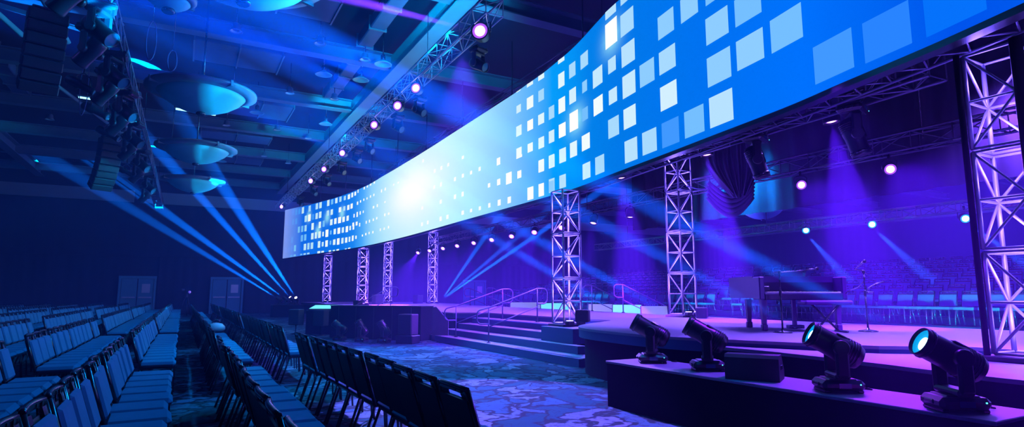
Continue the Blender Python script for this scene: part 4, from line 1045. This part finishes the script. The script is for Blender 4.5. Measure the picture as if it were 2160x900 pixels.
# gathered cloth bundle
gc = thing('gathered_cloth', 'gathered swag of dark cloth hanging right of the tall tower', 'curtain', (12.2, 10.35, 3.75), -.55)
vs = []; fs = []; nu, nv = 80, 26
for j in range(nv + 1):
    v = j / nv; z = 1.78 - 1.62 * v
    wid = .72 * (1 - .75 * max(0, (v - .45) / .55) ** 1.3); sh = .12 * max(0, v - .4)
    for i in range(nu + 1):
        u = i / nu * 2 - 1
        vs.append((u * wid + sh, .07 * math.sin(i * .95 + 1.5 * v) + .05 * math.sin(i * .37 + 3 * v) - .10 * v, z + .05 * math.sin(i * .5) * v))
for j in range(nv):
    for i in range(nu): q = j * (nu + 1) + i; fs.append((q, q + 1, q + nu + 2, q + nu + 1))
m = B('swag_cloth'); m.add(vs, fs, True); part(m, 'folds', gc)
sw = B('swag_cloth')
for j in range(5):
    sw.path([(-.62 + 1.15 * q / 10, .10 + .03 * j, .55 - .09 * j - (.36 + .03 * j) * math.sin(PI * q / 10)) for q in range(11)], .06, 8)
part(sw, 'swag', gc)
part(B('black_metal').tube((-.7, 0, 1.8), (.7, 0, 1.8), .025, 8).tube((0, 0, 1.8), (0, 0, 5.6), .012, 6), 'pipe', gc)
sc1 = thing('cable_swag', 'drooping cable between tall tower and rear truss end', 'cable', (12.4, 11.6, 4.4))
part(B('rail').path([(-.35, .25, .02), (-.2, 0, -.08), (0.0, -.3, -.1), (.25, -.7, .02), (.45, -1.0, .14)], .02, 6), 'cable', sc1)

# ------------------------------------------------------------------ tiers of seating beyond the stage
tiers = thing('seating_tiers', 'stepped seating platform beyond the stage', 'seating platform', (22, 19, 0))
NT = 8
for k in range(NT):
    x0 = 17.6 + k * 1.05
    part(B('skirt').box((x0 + .525 - 22, 0, (.62 + .19 * k) / 2), (1.05, 34, .62 + .19 * k)), 'tier', tiers)

# ------------------------------------------------------------------ chairs
def chair_parts(lo=False):
    """banquet chair facing +x, floor at z 0, backrest leaning back over -x"""
    n = 4 if lo else 6
    P = []
    m = B('fabric')
    if lo: m.box((0, 0, .455), (.45, .46, .065))
    else: m.box((0, 0, .453), (.46, .455, .08), bev=.036)
    P.append(('seat', m))
    m = B('fabric'); R = Matrix.Rotation(-.30, 3, 'Y')
    bc = Vector((-.272, 0, .655))
    if lo: m.box(bc + Vector((.012, 0, 0)), (.03, .40, .32), R)
    else:
        m.box(bc + Vector((.010, 0, .020)), (.045, .375, .345), R, bev=.02)
    P.append(('backrest', m))
    fr = B('shell')
    xx = lambda z: -.205 - (z - .44) * .31
    fr.box(bc + Vector((-.020, 0, .010)), (.012, .42, .375), R)
    P.append(('back_shell', fr))
    fr = B('black_metal')
    for s in (-1, 1):
        fr.tube((-.2, s * .215, .42), (xx(.90), s * .212, .90), .017, n)
        if not lo: fr.box((xx(.855), s * .16, .855), (.016, .10, .05), R)
    # top rail, bowed a little, above the hand slot
    pts = [(xx(.905) - .018 * (1 - (q / 3) ** 2), .212 * q / 3, .905 + .008 * (1 - (q / 3) ** 2)) for q in (range(-3, 4) if not lo else (-3, 0, 3))]
    fr.path(pts, .017, n)
    for a, b in zip(pts, pts[1:]):
        a, b = Vector(a), Vector(b); fr.box((a + b) / 2 + Vector((.006, 0, -.014)), (.014, abs(b.y - a.y) + .002, .032))
    P.append(('back_frame', fr))
    sf = B('black_metal').box((0, 0, .41), (.42, .43, .02)); P.append(('seat_frame', sf))
    for s in (-1, 1):
        P.append(('leg', B('black_metal').tube((.18, s * .2, .41), (.215, s * .215, .0), .0125, n)))
        P.append(('leg', B('black_metal').tube((-.19, s * .2, .43), (-.33, s * .215, .0), .0135, n)))
    return P
def join(parts):
    J = MB()
    for _, m in parts:
        for mi, nm in enumerate(m.mats):
            if nm not in J.mats: J.mats.append(nm)
        b = len(J.v); J.v += m.v; J.f += [tuple(b + i for i in f) for f in m.f]
        J.m += [J.mats.index(m.mats[i]) for i in m.m]; J.sm += m.sm
    return J
hi = chair_parts(); mid_me = join(chair_parts()).mesh('banquet_chair'); lo_J = join(chair_parts(True))
hi_me = [(n, m.mesh('chair_' + n)) for n, m in hi]
ROWS = []
for i, x in enumerate((-.62, -1.78, -2.97, -4.32, -5.6, -6.9, -8.2, -9.5)): ROWS.append((x + .36, 'left', i + 1))
for i, x in enumerate((.42, 1.46)): ROWS.append((x + .36, 'right', i + 1))
BLK = [(2.45, 8.75), (9.9, 16.8), (18.2, 26.9), (28.1, 36.6), (37.8, 44.4)]
seats = []
for X, side, ri in ROWS:
    for bi, (a, b) in enumerate(BLK):
        if side == 'right' and ri == 2 and bi == 1: a, b = 10.6, 18.3
        if side == 'right' and ri == 2 and bi == 2: a, b = 19.4, 29.6
        if side == 'right' and ri == 2 and bi == 3: a, b = 30.8, 38.8
        if side == 'right' and bi == 4: continue
        if side == 'right' and ri == 2 and bi == 0: a = 3.2
        if side == 'left': a, b = a + .12, b + .12
        n = int((b - a) / .495) + 1
        for k in range(n):
            y = a + .2 + k * .495
            xx_ = X + rnd.uniform(-.018, .018)
            if side == 'right' and ri == 2 and bi == 0: xx_ += -.05 + .09 * math.sin(PI * (y - 2.4) / 7)
            if not (in_frame(xx_ - .36, y, .9) or in_frame(xx_, y, .45) or in_frame(xx_ + .2, y, .45)): continue
            seats.append((math.hypot(xx_, y), xx_, y, side, ri, bi, k))
# count each chair from the near end of its own block, among those in view
seats.sort()
near = seats[:300]; rest = seats[300:]
WN = ['first', 'second', 'third', 'fourth', 'fifth', 'sixth', 'seventh', 'eighth']
cnt = {}
lab = {}
for q in sorted(near, key=lambda q: (q[3], q[4], q[5], q[2])):
    kk = q[3:6]; cnt[kk] = cnt.get(kk, 0) + 1; lab[q] = cnt[kk]
for i, q in enumerate(near):
    _, x, y, side, ri, bi, k = q
    rz = rnd.uniform(-.03, .03)
    label = 'padded blue chair, %s visible in the %s block of %s row %s of aisle' % (ordn(lab[q]), WN[bi], WN[ri - 1], side)
    if i < 150:
        t = thing('banquet_chair', label, 'chair', (x, y, 0), rz, 'rows of banquet chairs in the hall')
        for n_, me_ in hi_me:
            o = bpy.data.objects.new(n_, me_); C.objects.link(o); o.parent = t
    else:
        o = bpy.data.objects.new('banquet_chair', mid_me); C.objects.link(o); o.location = (x, y, 0); o.rotation_euler = (0, 0, rz)
        tag(o, label, 'chair', 'rows of banquet chairs in the hall')
def mass(name, J, places, label, cat):
    M = MB(); M.mats = list(J.mats)
    for x, y, z, r in places:
        R = rotz(r); b = len(M.v)
        M.v += [tuple(R @ Vector(v) + Vector((x, y, z))) for v in J.v]
        M.f += [tuple(b + i for i in f) for f in J.f]; M.m += J.m; M.sm += J.sm
    o = M.build(name); tag(o, label, cat, kind='stuff'); return o
if rest: mass('banquet_chairs_far', lo_J, [(q[1], q[2], 0, 0) for q in rest], 'far mass of blue chairs at the back and left of the hall', 'chairs')
# chairs on the tiers, facing the stage
lo_me = lo_J.mesh('tier_chair')
# the same banquet chair in a lighter seat cloth with chrome legs
def tier_chair():
    P = chair_parts(True)
    for n_, m in P:
        if n_ == 'leg': m.mats = ['chrome_tube']
    return P
tj = join(tier_chair()); tier_me = tj.mesh('tier_chair')
ts = []
for k in range(NT):
    x = 18.1 + k * 1.05; z = .624 + .19 * k; y = 3.0 + (k % 2) * .27; j = 0
    while y < 35.5:
        if not (15.7 < y < 16.7) and (in_frame(x, y, z + .5, .02)):
            j += 1; ts.append((k, j, x, y, z))
        y += .56
ts.sort(key=lambda q: (math.hypot(q[2], q[3]) * (1 if q[3] < 26 else 1.6)))
tn, tr = ts[:230], ts[230:]
for k, j, x, y, z in tn:
    o = bpy.data.objects.new('tier_chair', tier_me); C.objects.link(o); o.location = (x, y, z); o.rotation_euler = (0, 0, PI + rnd.uniform(-.04, .04))
    tag(o, 'hazy chair on the tiers beyond the stage, tier %s, %s from the right' % (WN[k], ordn(j)), 'chair', 'chairs on the tiers beyond the stage')
if tr: mass('tier_chairs_far', tj, [(x, y, z, PI) for k, j, x, y, z in tr], 'farther tier chairs seen faintly behind the bright tower', 'chairs')

# ------------------------------------------------------------------ light
w = bpy.data.worlds.new('world'); sc.world = w; w.use_nodes = True
nt = w.node_tree; nt.nodes.clear()
ow = nt.nodes.new('ShaderNodeOutputWorld'); bg = nt.nodes.new('ShaderNodeBackground'); bg.inputs[0].default_value = (0, 0, 0, 1); bg.inputs[1].default_value = 0
vs_ = nt.nodes.new('ShaderNodeVolumeScatter'); vs_.inputs['Density'].default_value = HAZE; vs_.inputs['Anisotropy'].default_value = 0.0
vs_.inputs['Color'].default_value = (0.28, 0.26, 1.0, 1)
nt.links.new(bg.outputs[0], ow.inputs['Surface']); nt.links.new(vs_.outputs[0], ow.inputs['Volume'])

# house wash from the long truss on to the seats
for i, (y, p) in enumerate(((12.0, 1.0), (19.0, 1.0), (27.0, 1.1), (36.0, 1.2))):
    spot('house_wash', (5.5, y, 7.1), Vector((-.80, -.05, -.62)), (0.0, 0.27, 1.0), HOUSE * p, 115, .8, .25)
spot('house_wash', (5.2, 5.0, 7.0), Vector((-.65, .2, -.75)), (0.0, 0.26, 1.0), HOUSE * .45, 110, .9, .25)
# soft blue lift on the ceiling from unseen fill points added below it
for x, y in ((4.0, 16), (3.8, 24), (3.6, 34)):
    point('ceiling_fill', (x, y, 8.4), (0.0, 0.28, 1.0), CEILW, .4)
# beams thrown back over the audience
for hp, tgt, col, pw, sz in ((house[0], (3.3, 12.35, 7.8), (.45, .10, 1.0), 650000, 5.0), (house[1], (1.0, 16.3, 8.2), (0, .16, 1.0), 120000, 8.0),
                             (house[2], (-1.0, 14.3, 7.9), (0, .2, 1.0), 90000, 8.0), (house[4], (0.8, 22.6, 8.2), (0, .2, 1.0), 90000, 8.0)):
    dv_ = (Vector(tgt) - Vector(hp)).normalized()
    spot('truss_beam', Vector(hp) + dv_ * .35, dv_, col, pw * BEAM, sz, .7, .05)
# foreground moving lights
for i, ((tip, d), p) in enumerate(zip(heads, (.7, .9, 1.1, 2.6))):
    spot('bench_beam', tip, d, (0.0, 0.33, 1.0), 260000 * BEAM * p, 3.6, .45, .04)
for i, ((tip, d), p) in enumerate(zip(beams4, (.6, 1, 1.2, 1.2))):
    spot('riser_beam', tip, d, (0.0, 0.45, 1.0), 1000000 * BEAM * p, 3.6, .4, .04)
# beams rising behind the fourth tower
for tgt, p in (((20.25, 42.6, 5), .5), ((22.0, 41.5, 5), .4), ((20.45, 35.1, 5), 1.2)):
    spot('rear_beam', (15.1, 37.0, 1.1), Vector(tgt) - Vector((15.1, 37.0, 1.1)), (0.0, 0.38, 1.0), 1500000 * BEAM * p, 2.6, .4, .04)
# far lamps
for yy in (8, 16, 25):
    spot('tier_leg_fill', (16.3, yy, .5), Vector((1, .15, .12)), (0.0, 0.5, 1.0), TIER * .35, 120, .8, .15)  # unseen low spots added to pick out the tier chair legs
for p in far[:3]:
    spot('far_beam', Vector(p) + Vector((-.3, -.3, -.3)), Vector((-.3, -.6, -.5)), (0.05, 0.3, 1.0), 60000 * BEAM, 9, .6, .05)
# stage lamps
for (p, d) in pl:
    big = p[2] > 4.5 or d.x < -.7
    front = d.x < -.7
    spot('stage_lamp', Vector(p) + d.normalized() * .16, d, PURPLE, STAGE * (1.5 if front else 5.0 if big else 1.8), 26 if front else 33, .8, .05)
# stage wash
for y in (3.5, 7.5, 13, 19, 26, 34):
    spot('stage_wash', (10.4, y, 4.7), Vector((0, -.1, -1)), (0.20, 0.10, 1.0), WASH, 105, .8, .3)
spot('step_wash', (9.4, 15.2, 4.1), Vector((-.62, -.02, -1)), (0.22, 0.035, 1.0), WASH * .8, 84, .6, .2)
spot('bench_wash', (7.2, 4.4, 4.1), Vector((-.45, -.1, -1)), (0.18, 0.015, 1.0), WASH * .22, 95, .8, .2)
for yb in (10.8, 18.3, 25.7, 33.3):
    spot('bowl_wash', (5.4, yb - 1.5, 6.6), Vector((-5.3, 1.5, .1)), (0.0, 0.42, 1.0), BOWL * (1 + .02 * yb), 32, .6, .15)
spot('girder_fill', (5.3, 13, 7.9), Vector((.35, .9, .55)), (0.0, 0.45, 1.0), BOWL * .7, 80, .8, .15)  # unseen spots added to brighten the long girder
spot('girder_fill', (5.3, 24, 7.9), Vector((.2, .9, .45)), (0.0, 0.45, 1.0), BOWL * .7, 80, .8, .15)
# purple pool on the carpet in front of the steps
spot('carpet_wash', (5.7, 13.0, 7.35), (Vector((3.7, 7.2, 0)) - Vector((5.7, 13.0, 7.35))), (0.30, 0.12, 1.0), POOL * 1.1, 27, .22, .1)
spot('carpet_wash', (5.6, 18.0, 7.3), (Vector((4.2, 13.0, 0)) - Vector((5.6, 18.0, 7.3))), (0.0, 0.35, 1.0), POOL * .30, 56, .6, .1)
# far hall
for x, y, pw in ((30, 12, 1), (32, 30, .8), (45, 20, 1), (22, 40, .5)):
    point('far_hall_wash', (x, y, 6.0), (0.13, 0.05, 1.0), FARH * pw, .5)
spot('tier_wash', (13.6, 12.0, 5.2), Vector((1, .1, -.42)), (0.0, 0.28, 1.0), TIER, 120, .8, .2)
spot('tier_wash', (13.6, 5.0, 5.2), Vector((1, .05, -.42)), (0.22, 0.06, 1.0), TIER, 110, .8, .2)
spot('haze_wash', (15.0, 4.0, 5.0), Vector((.7, .5, -.3)), (0.45, 0.02, 1.0), TIER * 1.0, 120, .8, .2)
